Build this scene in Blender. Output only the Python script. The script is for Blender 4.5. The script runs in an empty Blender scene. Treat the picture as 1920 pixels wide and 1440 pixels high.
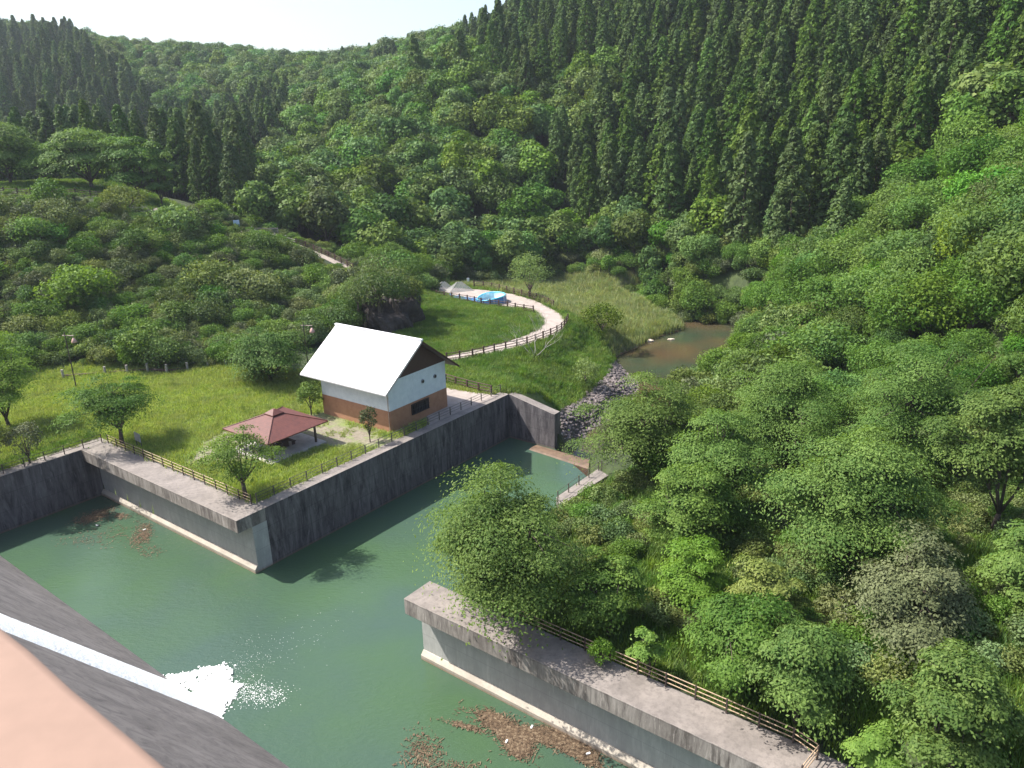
import bpy, bmesh, math, random
import numpy as np
from mathutils import Matrix, Vector
rad = math.radians
rng = np.random.default_rng(7)
S = bpy.context.scene
COL = S.collection

# ------------------------------------------------------------------ camera, world, sun, exposure
CAMH, FPX = 40.0, 1451.0
PITCH, ROLL = rad(19.048), rad(1.592)
def cam_rows():
    cp, sp = math.cos(PITCH), math.sin(PITCH)
    m = np.array([[1, 0, 0], [0, -sp, -cp], [0, cp, -sp]], float)
    c, s = math.cos(ROLL), math.sin(ROLL)
    return np.array([[c, s, 0], [-s, c, 0], [0, 0, 1]]) @ m
CM = cam_rows()
cd = bpy.data.cameras.new('camera'); cam = bpy.data.objects.new('camera', cd); COL.objects.link(cam)
cd.sensor_width = 36; cd.lens = 36 * FPX / 1920; cd.clip_start = 0.05; cd.clip_end = 4000
mw = Matrix.Identity(4)
for i in range(3):
    mw[i][0], mw[i][1], mw[i][2] = CM[0][i], -CM[1][i], -CM[2][i]
mw[2][3] = CAMH
cam.matrix_world = mw
cd.dof.use_dof = True; cd.dof.focus_distance = 75; cd.dof.aperture_fstop = 11
S.camera = cam
SUN_EL, SUN_AZ = rad(52), rad(-12)          # direction the light travels towards, in plan
w = bpy.data.worlds.new('World'); S.world = w; w.use_nodes = True
nt = w.node_tree; sky = nt.nodes.new('ShaderNodeTexSky'); sky.sky_type = 'NISHITA'; sky.sun_disc = False
sky.sun_elevation = SUN_EL; sky.sun_rotation = math.atan2(-math.cos(SUN_AZ), -math.sin(SUN_AZ))
sky.air_density = 1.0; sky.dust_density = 2.5; sky.ozone_density = 1.0
nt.links.new(sky.outputs[0], nt.nodes['Background'].inputs[0]); nt.nodes['Background'].inputs[1].default_value = 0.15
sl = bpy.data.lights.new('sun', 'SUN'); sl.energy = 5.0; sl.angle = rad(0.5); sl.color = (1, .95, .87)
so = bpy.data.objects.new('sun', sl); COL.objects.link(so)
tv = Vector((math.cos(SUN_AZ) * math.cos(SUN_EL), math.sin(SUN_AZ) * math.cos(SUN_EL), -math.sin(SUN_EL)))
so.rotation_euler = tv.to_track_quat('-Z', 'Y').to_euler(); so.location = (-60, 20, 120)
S.view_settings.view_transform = 'Standard'; S.view_settings.look = 'None'
S.view_settings.exposure = 0.85; S.view_settings.gamma = 1

# ------------------------------------------------------------------ geometry helpers
def ray(px, py): return CM.T @ np.array([(px - 960) / FPX, (py - 720) / FPX, 1.0])
def U(px, py, z):
    r = ray(px, py); t = (z - CAMH) / r[2]; return np.array([t * r[0], t * r[1], z])
def UY(px, py, y):
    r = ray(px, py); t = y / r[1]; return np.array([t * r[0], y, CAMH + t * r[2]])
def project(P):
    c = (np.asarray(P, float) - [0, 0, CAMH]) @ CM.T
    d = np.where(np.abs(c[..., 2]) < 1e-3, 1e-3, c[..., 2])
    return 960 + FPX * c[..., 0] / d, 720 + FPX * c[..., 1] / d, c[..., 2]
def vec(az): return np.array([math.cos(rad(az)), math.sin(rad(az))])
A = vec(-37.6); B = vec(52.1)
def tag(o, label=None, cat=None, group=None, kind=None):
    if label: o['label'] = label
    if cat: o['category'] = cat
    if group: o['group'] = group
    if kind: o['kind'] = kind
    return o
def link(o, parent=None):
    COL.objects.link(o)
    if parent is not None: o.parent = parent
    return o
def empty(name, loc, rz=0):
    o = bpy.data.objects.new(name, None); o.location = loc; o.rotation_euler = (0, 0, rz); o.empty_display_size = .3
    return link(o)
class MB:
    """collects polygons, then makes ONE mesh object"""
    def __init__(s): s.v = []; s.f = []
    def add(s, vs, fs):
        k = len(s.v); s.v += [tuple(map(float, p)) for p in vs]; s.f += [tuple(i + k for i in f) for f in fs]; return s
    def box(s, c, d, M=None):
        x, y, z = (q / 2 for q in d)
        P = [(-x, -y, -z), (x, -y, -z), (x, y, -z), (-x, y, -z), (-x, -y, z), (x, -y, z), (x, y, z), (-x, y, z)]
        if M is not None: P = [tuple(M @ Vector(p)) for p in P]
        P = [(p[0] + c[0], p[1] + c[1], p[2] + c[2]) for p in P]
        return s.add(P, [(0, 3, 2, 1), (4, 5, 6, 7), (0, 1, 5, 4), (1, 2, 6, 5), (2, 3, 7, 6), (3, 0, 4, 7)])
    def prism(s, poly, z0, z1):
        n = len(poly); z0 = [z0] * n if np.isscalar(z0) else z0; z1 = [z1] * n if np.isscalar(z1) else z1
        a = sum(poly[i][0] * poly[(i + 1) % n][1] - poly[(i + 1) % n][0] * poly[i][1] for i in range(n))
        if a < 0: poly = poly[::-1]; z0 = z0[::-1]; z1 = z1[::-1]
        P = [(p[0], p[1], z0[i]) for i, p in enumerate(poly)] + [(p[0], p[1], z1[i]) for i, p in enumerate(poly)]
        return s.add(P, [tuple(range(n))[::-1], tuple(range(n, 2 * n))] + [(i, (i + 1) % n, (i + 1) % n + n, i + n) for i in range(n)])
    def tube(s, pts, rs, n=6, cap=True):
        pts = [Vector(p) for p in pts]; rs = [rs] * len(pts) if np.isscalar(rs) else rs
        k = len(s.v); up = Vector((0, 0, 1)); m = len(pts)
        for i, p in enumerate(pts):
            t = (pts[min(i + 1, m - 1)] - pts[max(i - 1, 0)]).normalized()
            u = t.cross(up if abs(t.z) < .95 else Vector((1, 0, 0))).normalized(); v2 = t.cross(u)
            for j in range(n):
                an = 2 * math.pi * (j + .5) / n
                s.v.append(tuple(p + (u * math.cos(an) + v2 * math.sin(an)) * rs[i]))
        for i in range(m - 1):
            for j in range(n):
                a = k + i * n + j; b = k + i * n + (j + 1) % n; s.f.append((a, b, b + n, a + n))
        if cap: s.f.append(tuple(k + j for j in range(n))[::-1]); s.f.append(tuple(k + (m - 1) * n + j for j in range(n)))
        return s
    def lathe(s, prof, c=(0, 0, 0), n=24):
        k = len(s.v)
        for r, z in prof:
            for j in range(n):
                an = 2 * math.pi * j / n; s.v.append((c[0] + r * math.cos(an), c[1] + r * math.sin(an), c[2] + z))
        for i in range(len(prof) - 1):
            for j in range(n):
                a = k + i * n + j; b = k + i * n + (j + 1) % n; s.f.append((a, b, b + n, a + n))
        return s
    def build(s, name, mat, parent=None, bevel=0, smooth=False):
        me = bpy.data.meshes.new(name); me.from_pydata(s.v, [], s.f)
        if bevel:
            bm = bmesh.new(); bm.from_mesh(me); bmesh.ops.remove_doubles(bm, verts=bm.verts, dist=1e-5)
            ed = [e for e in bm.edges if len(e.link_faces) == 2 and e.calc_face_angle(0) > .5]
            bmesh.ops.bevel(bm, geom=ed, offset=bevel, segments=2, profile=.5, affect='EDGES'); bm.to_mesh(me); bm.free()
        if smooth:
            for p in me.polygons: p.use_smooth = True
        me.materials.append(mat); o = bpy.data.objects.new(name, me); return link(o, parent)

# ------------------------------------------------------------------ materials
def newmat(name):
    m = bpy.data.materials.new(name); m.use_nodes = True; n = m.node_tree
    return m, n, n.nodes['Principled BSDF']
def N(n, t, **k):
    x = n.nodes.new(t)
    for a, b in k.items():
        if a.startswith('i_'):
            key = a[2:]; key = int(key) if key.isdigit() else key.replace('_', ' ')
            x.inputs[key].default_value = b
        else: setattr(x, a, b)
    return x
def ramp(n, fac, stops):
    r = n.nodes.new('ShaderNodeValToRGB'); e = r.color_ramp.elements
    while len(e) < len(stops): e.new(.5)
    for i, (p, c) in enumerate(stops):
        e[i].position = p; e[i].color = (*c, 1) if not np.isscalar(c) else (c, c, c, 1)
    if fac is not None: n.links.new(fac, r.inputs[0])
    return r.outputs[0]
def mix(n, f, a, b, mode='MIX'):
    x = n.nodes.new('ShaderNodeMix'); x.data_type = 'RGBA'; x.blend_type = mode
    for v, i in ((f, 0), (a, 6), (b, 7)):
        if hasattr(v, 'node'): n.links.new(v, x.inputs[i])
        elif i == 0: x.inputs[0].default_value = v
        else: x.inputs[i].default_value = (*v, 1)
    return x.outputs[2]
def math_(n, op, a, b=0.0, clamp=False):
    x = n.nodes.new('ShaderNodeMath'); x.operation = op; x.use_clamp = clamp
    for i, v in ((0, a), (1, b)):
        if hasattr(v, 'node'): n.links.new(v, x.inputs[i])
        else: x.inputs[i].default_value = v
    return x.outputs[0]
def noise(n, scale, detail=6, rough=.6, vscale=(1, 1, 1), geo=True, out=0, dist=0, rot=0):
    g = n.nodes.new('ShaderNodeNewGeometry').outputs['Position'] if geo else n.nodes.new('ShaderNodeTexCoord').outputs['Object']
    mp = N(n, 'ShaderNodeMapping'); mp.inputs['Scale'].default_value = vscale; mp.inputs['Rotation'].default_value = (0, 0, rot); n.links.new(g, mp.inputs[0])
    x = N(n, 'ShaderNodeTexNoise', i_Scale=scale, i_Detail=detail, i_Roughness=rough, i_Distortion=dist); n.links.new(mp.outputs[0], x.inputs['Vector'])
    return x.outputs[out]
def bump(n, bsdf, h, strength, dist=.05):
    b = N(n, 'ShaderNodeBump', i_Strength=strength, i_Distance=dist); n.links.new(h, b.inputs['Height']); n.links.new(b.outputs[0], bsdf.inputs['Normal'])
def plain(name, c, rough=.6, var=.25, scale=3, metal=0):
    m, n, b = newmat(name)
    f = noise(n, scale, 5)
    col = ramp(n, f, [(.3, tuple(x * (1 - var) for x in c)), (.7, tuple(min(1, x * (1 + var)) for x in c))])
    n.links.new(col, b.inputs['Base Color']); b.inputs['Roughness'].default_value = rough; b.inputs['Metallic'].default_value = metal
    return m
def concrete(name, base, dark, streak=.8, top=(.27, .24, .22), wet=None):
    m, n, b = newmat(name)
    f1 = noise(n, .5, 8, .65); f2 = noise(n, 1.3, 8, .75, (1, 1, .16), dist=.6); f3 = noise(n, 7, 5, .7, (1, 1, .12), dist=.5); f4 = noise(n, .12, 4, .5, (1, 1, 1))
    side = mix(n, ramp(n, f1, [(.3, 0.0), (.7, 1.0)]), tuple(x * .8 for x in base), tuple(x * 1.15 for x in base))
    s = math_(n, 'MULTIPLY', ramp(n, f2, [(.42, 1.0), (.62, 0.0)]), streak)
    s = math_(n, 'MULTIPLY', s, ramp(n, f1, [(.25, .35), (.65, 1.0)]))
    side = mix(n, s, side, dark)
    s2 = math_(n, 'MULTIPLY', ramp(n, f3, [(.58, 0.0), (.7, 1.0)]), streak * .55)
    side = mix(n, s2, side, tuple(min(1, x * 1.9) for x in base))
    # horizontal lift joints and vertical panel joints of the formwork
    geo = n.nodes.new('ShaderNodeNewGeometry'); sp = N(n, 'ShaderNodeSeparateXYZ'); n.links.new(geo.outputs['Position'], sp.inputs[0])
    j = math_(n, 'PINGPONG', math_(n, 'ADD', sp.outputs[2], 20.6), .95)
    jl = math_(n, 'LESS_THAN', j, .022); side = mix(n, math_(n, 'MULTIPLY', jl, .45), side, dark)
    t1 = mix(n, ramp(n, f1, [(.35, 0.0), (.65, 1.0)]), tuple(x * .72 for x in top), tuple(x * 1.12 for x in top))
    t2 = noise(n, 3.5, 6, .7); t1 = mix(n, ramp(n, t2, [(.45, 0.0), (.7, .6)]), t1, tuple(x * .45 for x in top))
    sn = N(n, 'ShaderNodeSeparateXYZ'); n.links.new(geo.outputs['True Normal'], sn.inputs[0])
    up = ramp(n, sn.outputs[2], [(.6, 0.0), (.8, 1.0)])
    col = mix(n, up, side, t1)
    if wet:   # algae and silt band just above the water
        wl = ramp(n, math_(n, 'ADD', sp.outputs[2], math_(n, 'MULTIPLY', f2, .3)), [(.1, 1.0), (.42, 0.0)])
        col = mix(n, wl, col, wet)
    n.links.new(col, b.inputs['Base Color']); b.inputs['Roughness'].default_value = .85
    bump(n, b, noise(n, 14, 6, .7), .35, .03)
    return m
def foliage(name, c1, c2, trans=.3, hue=.03, val=.35, spec=.25, s0=.86, s1=.3):
    m, n, b = newmat(name)
    at = N(n, 'ShaderNodeAttribute', attribute_name='tint'); oi = n.nodes.new('ShaderNodeObjectInfo')
    c = mix(n, at.outputs['Fac'], c1, c2)
    if name in ('grass_blades', 'weed_blades', 'reed_blades'):   # dry and lush patches across the meadow
        c = mix(n, ramp(n, noise(n, .16, 5, .7), [(.42, 0.0), (.62, .75)]), c, (.27, .31, .12) if name != 'weed_blades' else (.07, .15, .03))
        c = mix(n, ramp(n, noise(n, .5, 4, .7), [(.55, 0.0), (.7, .6)]), c, (.08, .16, .035))
    hs = N(n, 'ShaderNodeHueSaturation'); n.links.new(c, hs.inputs['Color'])
    n.links.new(math_(n, 'ADD', .5 - hue, math_(n, 'MULTIPLY', oi.outputs['Random'], 2 * hue)), hs.inputs['Hue'])
    r2 = math_(n, 'FRACT', math_(n, 'MULTIPLY', oi.outputs['Random'], 17.31))
    n.links.new(math_(n, 'ADD', 1 - val, math_(n, 'MULTIPLY', r2, 2 * val)), hs.inputs['Value'])
    r3 = math_(n, 'FRACT', math_(n, 'MULTIPLY', oi.outputs['Random'], 41.7))
    n.links.new(math_(n, 'ADD', s0, math_(n, 'MULTIPLY', r3, s1)), hs.inputs['Saturation'])
    n.links.new(hs.outputs[0], b.inputs['Base Color']); b.inputs['Roughness'].default_value = .55; b.inputs['Specular IOR Level'].default_value = spec
    tr = n.nodes.new('ShaderNodeBsdfTranslucent'); n.links.new(mix(n, 1.0, hs.outputs[0], (1.5, 1.5, .6), 'MULTIPLY'), tr.inputs[0])
    mx = n.nodes.new('ShaderNodeMixShader'); mx.inputs[0].default_value = trans
    n.links.new(b.outputs[0], mx.inputs[1]); n.links.new(tr.outputs[0], mx.inputs[2]); n.links.new(mx.outputs[0], n.nodes['Material Output'].inputs[0])
    return m
M = {}
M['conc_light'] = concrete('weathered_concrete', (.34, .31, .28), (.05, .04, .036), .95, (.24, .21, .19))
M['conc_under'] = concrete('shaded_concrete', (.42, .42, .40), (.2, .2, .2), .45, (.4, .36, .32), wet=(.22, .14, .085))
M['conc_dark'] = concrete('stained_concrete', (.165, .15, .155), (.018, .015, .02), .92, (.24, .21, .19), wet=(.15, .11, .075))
M['weir'] = plain('silted_concrete', (.145, .095, .062), .6, .3, 1.2)
M['foot'] = concrete('footing_concrete', (.42, .38, .32), (.25, .2, .16), .3, (.5, .45, .38), wet=(.24, .15, .09))
M['bark'] = plain('bark', (.085, .065, .05), .9, .4, 6)
M['pale_bark'] = plain('pale_bark', (.36, .33, .29), .9, .25, 6)
M['brown_wood'] = plain('brown_wood', (.075, .042, .034), .75, .3, 8)
M['grey_rail'] = plain('grey_green_rail', (.10, .09, .075), .6, .3, 5)
M['tan_rail'] = plain('rusty_tan_rail', (.46, .33, .22), .65, .3, 5)
M['dark_post'] = plain('dark_post', (.07, .05, .042), .7, .3, 5)
M['pale_rail'] = plain('pale_grey_wood', (.33, .30, .28), .8, .25, 6)
M['rock'] = plain('dark_rock', (.15, .125, .12), .85, .5, 1.2)
M['pale_rock'] = plain('pale_rock', (.36, .31, .27), .85, .35, 1.5)
M['cliff'] = plain('cliff_rock', (.065, .052, .048), .9, .5, .8)
bump(M['cliff'].node_tree, M['cliff'].node_tree.nodes['Principled BSDF'], noise(M['cliff'].node_tree, 1.2, 8, .7), .9, .5)
F_ = {}
F_['broad'] = foliage('broadleaf_foliage', (.045, .102, .020), (.140, .218, .045), .25, .028, .32, .12)
F_['cedar'] = foliage('cedar_foliage', (.046, .092, .022), (.115, .175, .045), .2, .015, .25, .1)
F_['cherry'] = foliage('cherry_foliage', (.064, .135, .026), (.160, .252, .054), .33, .012, .12, .12, .94, .12)
F_['light'] = foliage('young_foliage', (.12, .21, .035), (.23, .33, .07), .36, .015, .12, .15)
F_['scrub'] = foliage('scrub_foliage', (.075, .125, .034), (.195, .245, .085), .25, .035, .3, .1)
F_['grey'] = foliage('greyish_foliage', (.068, .088, .042), (.15, .175, .09), .15, .015, .25, .1)
F_['willow'] = foliage('willow_foliage', (.13, .20, .07), (.24, .32, .12), .3, .01, .1, .1)
F_['grass'] = foliage('grass_blades', (.17, .25, .055), (.42, .48, .15), .3, .015, .15, .1)
F_['weed'] = foliage('weed_blades', (.09, .165, .03), (.23, .31, .085), .3, .02, .2, .1)
F_['reed'] = foliage('reed_blades', (.13, .20, .07), (.33, .34, .19), .3, .03, .22, .1)

# ------------------------------------------------------------------ terrain height function
def inpoly(poly, x, y):
    x = np.asarray(x, float); y = np.asarray(y, float); r = np.zeros(x.shape, bool); n = len(poly)
    for i in range(n):
        x0, y0 = poly[i][:2]; x1, y1 = poly[(i + 1) % n][:2]
        c = ((y0 > y) != (y1 > y)); r ^= c & (x < (x1 - x0) * (y - y0) / (y1 - y0 + 1e-12) + x0)
    return r
def polydist(pts, x, y, closed=False):
    d = np.full(np.shape(x), 1e9); m = len(pts)
    for i in range(m if closed else m - 1):
        a = np.array(pts[i][:2]); b = np.array(pts[(i + 1) % m][:2]); e = b - a; L = (e @ e) + 1e-9
        t = np.clip(((x - a[0]) * e[0] + (y - a[1]) * e[1]) / L, 0, 1)
        d = np.minimum(d, np.hypot(x - a[0] - t * e[0], y - a[1] - t * e[1]))
    return d
def sstep(a, b, v): t = np.clip((v - a) / (b - a), 0, 1); return t * t * (3 - 2 * t)
DECK = 6.1
ctrl = []
for px, py, z in [(150, 720, 6.1), (0, 720, 6.1), (300, 700, 6.1), (450, 740, 6.1), (600, 760, 6.1), (300, 800, 6.1), (740, 820, 6.0), (900, 735, 6.1), (60, 800, 6.1), (0, 690, 7), (200, 690, 7), (400, 680, 7), (560, 655, 7),
                  (700, 640, 6.3), (850, 640, 6.1), (900, 600, 6.1), (850, 575, 6.1), (950, 640, 6.1), (1050, 600, 6.1), (960, 560, 6.1), (870, 543, 6.1), (820, 533, 6.1), (1020, 575, 6.1), (1000, 700, 4.6), (1040, 670, 4.6), (960, 700, 5.3),
                  (1100, 600, 3.5), (1150, 650, 1.6), (1120, 700, 1.6), (1070, 750, 1.4), (1050, 530, 1.5), (960, 528, 2.5), (900, 520, 4), (1150, 560, .8), (1200, 600, .3), (1190, 660, 0), (1300, 600, 0), (1400, 640, 1.2), (1390, 680, 1.5),
                  (1230, 545, 1.5), (1330, 590, 1.5), (1100, 800, .5), (1180, 760, 0), (1230, 740, 2),
                  (1200, 1100, 6.3), (1400, 1260, 6.5), (1540, 1425, 6.3), (1700, 1300, 8), (1900, 1430, 9.5), (1600, 1100, 8), (1900, 1130, 12), (1400, 950, 6.5), (1200, 930, 4.5), (1100, 1000, 5.5), (1300, 850, 4), (1500, 850, 6.5)]:
    ctrl.append(U(px, py, z))
for px, py, y, off in [(0, 370, 148, 0), (-300, 380, 148, 0), (150, 372, 150, 0), (300, 395, 155, 0), (440, 433, 162, 0), (560, 458, 165, 0), (640, 490, 160, .5), (740, 515, 158, 1), (776, 548, 148, 1.5),
                       (0, 345, 170, 0), (200, 338, 178, 0), (400, 385, 200, 0), (480, 440, 185, 1), (560, 330, 225, 8), (620, 180, 300, 9), (700, 250, 260, 8), (700, 430, 190, 6), (780, 500, 180, 6), (850, 470, 192, 6), (950, 480, 200, 6), (950, 330, 218, 8), (850, 250, 245, 8), (800, 150, 285, 9),
                       (900, 70, 330, 14), (980, 0, 350, 15), (1100, 430, 195, 6), (1100, 250, 228, 14), (1100, 100, 262, 14), (1150, -50, 300, 14), (1300, 410, 172, 8), (1300, 200, 222, 14), (1300, 0, 268, 14), (1560, 420, 142, 8), (1500, 200, 192, 14), (1500, 0, 240, 14), (1500, -200, 290, 14),
                       (1700, 200, 165, 14), (1700, 0, 205, 14), (1700, -200, 250, 14), (1850, 850, 52, 7), (1850, 700, 70, 7), (1850, 600, 82, 7), (1850, 450, 96, 8), (1850, 350, 112, 9), (1850, 200, 148, 12), (1850, 50, 178, 12), (1850, -150, 215, 12),
                       (1600, 650, 92, 7), (1500, 550, 116, 7), (1400, 500, 142, 7), (1300, 490, 162, 6), (1700, 500, 108, 8), (1600, 800, 68, 6),
                       (130, 120, 380, 20), (-50, 112, 390, 24), (100, 240, 325, 20), (-50, 250, 300, 16), (260, 255, 320, 15), (240, 170, 380, 17), (300, 92, 480, 11), (450, 118, 500, 11), (450, 200, 390, 8), (560, 112, 510, 12), (600, 195, 350, 10), (700, 98, 480, 12), (780, 84, 430, 12), (400, 300, 270, 14), (450, 240, 310, 12), (350, 160, 420, 8),
                       (20, 62, 800, 12), (-200, 40, 820, 12), (100, 90, 780, 12)]:
    p = UY(px, py, y); p[2] -= off; ctrl.append(p)
for p in [(-150, 70, 6), (-130, 100, 8), (-150, 148, 27), (-175, 180, 29), (90, 95, 30), (100, 45, 26), (120, 110, 52), (165, 180, 105), (260, 300, 160), (60, 10, 14), (40, -10, 10), (-60, 20, -4), (0, -20, 0), (-120, -20, 5), (0, 760, 60), (-400, 620, 110), (320, 620, 170), (-300, 1100, 40), (400, 1100, 110),
          (-500, 300, 90), (-330, 180, 45), (-640, 800, 120), (-80, 240, 18), (-60, 215, 17)]:
    ctrl.append(np.array(p, float))
ctrl = np.array(ctrl)
_d = np.hypot(ctrl[:, None, 0] - ctrl[None, :, 0], ctrl[:, None, 1] - ctrl[None, :, 1])
_n = len(ctrl); _m = np.zeros((_n + 3, _n + 3)); _m[:_n, :_n] = _d - np.eye(_n) * 1.2; _m[:_n, _n] = 1; _m[:_n, _n + 1:_n + 3] = ctrl[:, :2]; _m[_n:, :_n] = _m[:_n, _n:].T
_w = np.linalg.solve(_m, np.r_[ctrl[:, 2], 0, 0, 0])
# key plan outlines
C0, C1 = U(152.5, 843.7, DECK)[:2], U(443, 977, DECK)[:2]
PK = C1 + B * 40.4                                     # where the long wall meets the end wall
EW = U(1040, 842, 0)[:2]                               # foot of the end wall
T0 = U(757, 1122, DECK)[:2]; T1 = T0 + A * 32.0        # pier 2 coping front line
LW = C0 - B * 45
BANK0, BANK1 = U(1050, 945, 3)[:2], U(1140, 888, 3)[:2]
BASIN = [C0 + B * 1.9 - A * .6, C1 + B * 1.9 - A * .6, PK - A * .6 + B * .7, EW + B * .5 + A * .5, EW + A * 3.5, BANK1 + A * .6, BANK0 + A * .6, T0 + B * 4.5 + A * 1.5, T0 + B * 1.9 + A * .8, T1 + B * 1.9, np.array([30., -30.]), np.array([-120., -30.]), LW - A * 1.0]
path_px = [(845, 676), (870, 672), (930, 662), (965, 654), (996, 646), (1022, 635), (1042, 628), (1057, 615), (1063, 603), (1053, 590), (1032, 577), (1010, 567), (985, 558), (960, 551), (930, 546), (900, 543), (870, 541), (830, 537), (812, 534),
           (806, 540), (822, 547), (850, 556), (880, 564), (905, 571), (950, 577), (985, 580), (1005, 586), (1018, 597), (1017, 608), (1005, 619), (985, 629), (950, 641), (900, 654), (860, 663), (836, 668), (800, 690), (812, 700)]
PATH = [U(x, y, DECK)[:2] for x, y in path_px]
DECKP = [C0 - A * 1 - B * 30, C0 - A * 1, C1, PK, PK + B * 3.5, U(900, 712, DECK)[:2], U(600, 720, DECK)[:2], U(300, 760, DECK)[:2], U(0, 760, DECK)[:2], U(-300, 800, DECK)[:2]]
STREAM = [EW + A * 5 + B * 2, (14, 97), (20, 106), (26, 114), U(1240, 680, -1)[:2], U(1300, 650, -1)[:2], U(1355, 622, -1)[:2], U(1320, 600, -1)[:2], U(1270, 590, -1)[:2], U(1200, 560, -1)[:2]]
STREAM_W = [3.4, 2.6, 2.4, 4.0, 7, 6.5, 5, 3, 2.6, 2.4]
def hnoise(x, y, s, seed):
    r = np.random.default_rng(seed); z = 0
    for k in range(6):
        a = r.uniform(0, 6.28); f = s * r.uniform(.6, 1.8); z = z + np.sin((x * math.cos(a) + y * math.sin(a)) * f + r.uniform(0, 6.28))
    return z / 6
def Z(x, y):
    x = np.atleast_1d(np.asarray(x, float)); y = np.atleast_1d(np.asarray(y, float)); out = np.empty(x.shape); xf, yf = x.ravel(), y.ravel(); o = out.ravel()
    for i in range(0, len(xf), 20000):
        X, Y = xf[i:i + 20000], yf[i:i + 20000]
        o[i:i + 20000] = np.hypot(X[:, None] - ctrl[None, :, 0], Y[:, None] - ctrl[None, :, 1]) @ _w[:_n] + _w[_n] + _w[_n + 1] * X + _w[_n + 2] * Y
    z = o.reshape(x.shape)
    far = sstep(190, 260, y)
    z = z + hnoise(x, y, .09, 3) * 5 * far + hnoise(x, y, .9, 5) * .12
    f = polydist(DECKP, x, y, True); k = np.where(inpoly(DECKP, x, y), 1, 1 - sstep(0, 5, f)); z = z * (1 - k) + (DECK - .03) * k
    f = polydist(PATH, x, y, True); k = np.where(inpoly(PATH, x, y), 1, 1 - sstep(.6, 4, f)); z = z * (1 - k) + (DECK - .08) * k
    for i in range(len(STREAM) - 1):
        f = polydist(STREAM[i:i + 2], x, y); wd = (STREAM_W[i] + STREAM_W[i + 1]) / 2
        k = 1 - sstep(wd * .8, wd * 1.7 + 1.5, f + hnoise(x, y, .5, 11) * .8); z = np.where(inpoly(BASIN, x, y), z, z * (1 - k) + np.minimum(z, -1.5) * k)
    k = 1 - sstep(1.5, 5, polydist([BANK0 - B * 8, BANK1 + B * 3], x, y)); z = z * (1 - k) + np.minimum(z, 2.5) * k
    k = 1 - sstep(2.6, 3.6, polydist([T0 + B * 1.5, T1 + B * 1.5], x, y)); z = z * (1 - k) + np.minimum(z, 5.9) * k
    z = np.where(inpoly(BASIN, x, y), -4.0, z)
    return z
def z1(x, y): return float(Z([x], [y])[0])
def hit(px, py, y0=15., y1=900.):
    ys = np.concatenate([np.arange(y0, 260, .5), np.arange(260, y1, 2)]); r = ray(px, py); t = ys / r[1]
    xx, zz = t * r[0], CAMH + t * r[2]; g = Z(xx, ys); b = np.nonzero(g > zz)[0]
    k = b[0] if len(b) else len(ys) - 1
    return np.array([xx[k], ys[k], g[k]])

def axis(a, b, step, lo, hi, g=1.12):
    v = list(np.arange(a, b, step)); s = step
    while v[-1] < hi: s = min(s * g, 12); v.append(v[-1] + s)
    s = step
    while v[0] > lo: s = min(s * g, 12); v.insert(0, v[0] - s)
    return np.array(v)
gx, gy = axis(-75, 55, .7, -700, 450), axis(22, 180, .8, -35, 1130)
GX, GY = np.meshgrid(gx, gy); GZ = Z(GX, GY)
nx, ny = len(gx), len(gy)
me = bpy.data.meshes.new('ground')
V = np.stack([GX.ravel(), GY.ravel(), GZ.ravel()], 1)
idx = np.arange(nx * ny).reshape(ny, nx)
Q = np.stack([idx[:-1, :-1], idx[:-1, 1:], idx[1:, 1:], idx[1:, :-1]], -1).reshape(-1, 4)
def fill_mesh(me, V, Q, smooth=False):
    me.vertices.add(len(V)); me.vertices.foreach_set('co', V.astype(np.float32).ravel())
    k = Q.shape[1]; me.loops.add(Q.size); me.loops.foreach_set('vertex_index', Q.astype(np.int32).ravel())
    me.polygons.add(len(Q)); me.polygons.foreach_set('loop_start', np.arange(0, Q.size, k, dtype=np.int32))
    if smooth: me.polygons.foreach_set('use_smooth', np.ones(len(Q), bool))
    me.update(calc_edges=True)
fill_mesh(me, V, Q, True)
def fattr(me, name, vals, dom='POINT'):
    a = me.attributes.new(name, 'FLOAT', dom); a.data.foreach_set('value', np.asarray(vals, np.float32).ravel())
# surface cover
MEADOW1 = [U(x, y, DECK)[:2] for x, y in [(-300, 790), (0, 700), (420, 690), (600, 700), (700, 720), (850, 700), (960, 735), (735, 835), (480, 945), (185, 825), (0, 890), (-300, 990)]]
MEADOW2 = [U(x, y, 5)[:2] for x, y in [(760, 560), (800, 535), (960, 545), (1000, 575), (1070, 595)]] + [U(x, y, 2)[:2] for x, y in [(1100, 610), (1155, 650), (1140, 700), (1080, 750), (1045, 775)]] + [tuple(PK), tuple(U(840, 720, DECK)[:2]), tuple(U(740, 640, DECK)[:2])]
REED = [U(x, y, z)[:2] for x, y, z in [(810, 528, 6), (960, 522, 2), (1060, 530, 1), (1200, 545, 0), (1330, 600, 0), (1280, 640, 0), (1200, 640, 0), (1160, 660, 1), (1110, 615, 2.5), (1060, 590, 5.8), (1000, 562, 6), (900, 540, 6)]]
RIPRAP = [U(x, y, z)[:2] for x, y, z in [(1150, 650, 1.6), (1195, 655, 0), (1200, 720, 0), (1160, 790, -.6), (1090, 850, -.8), (1052, 842, -.8), (1051, 780, 1), (1100, 735, 1.5), (1140, 700, 1.6)]]
BARE = [U(x, y, DECK)[:2] for x, y in [(600, 775), (720, 815), (760, 830), (690, 840), (600, 835), (430, 870), (350, 870), (380, 830), (480, 780)]]
def soft(poly, e=2.0):
    d = polydist(poly, GX, GY, True); s_ = np.where(inpoly(poly, GX, GY), d, -d); return sstep(-e, e, s_ + hnoise(GX, GY, 1.3, 21) * e * .8)
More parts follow.
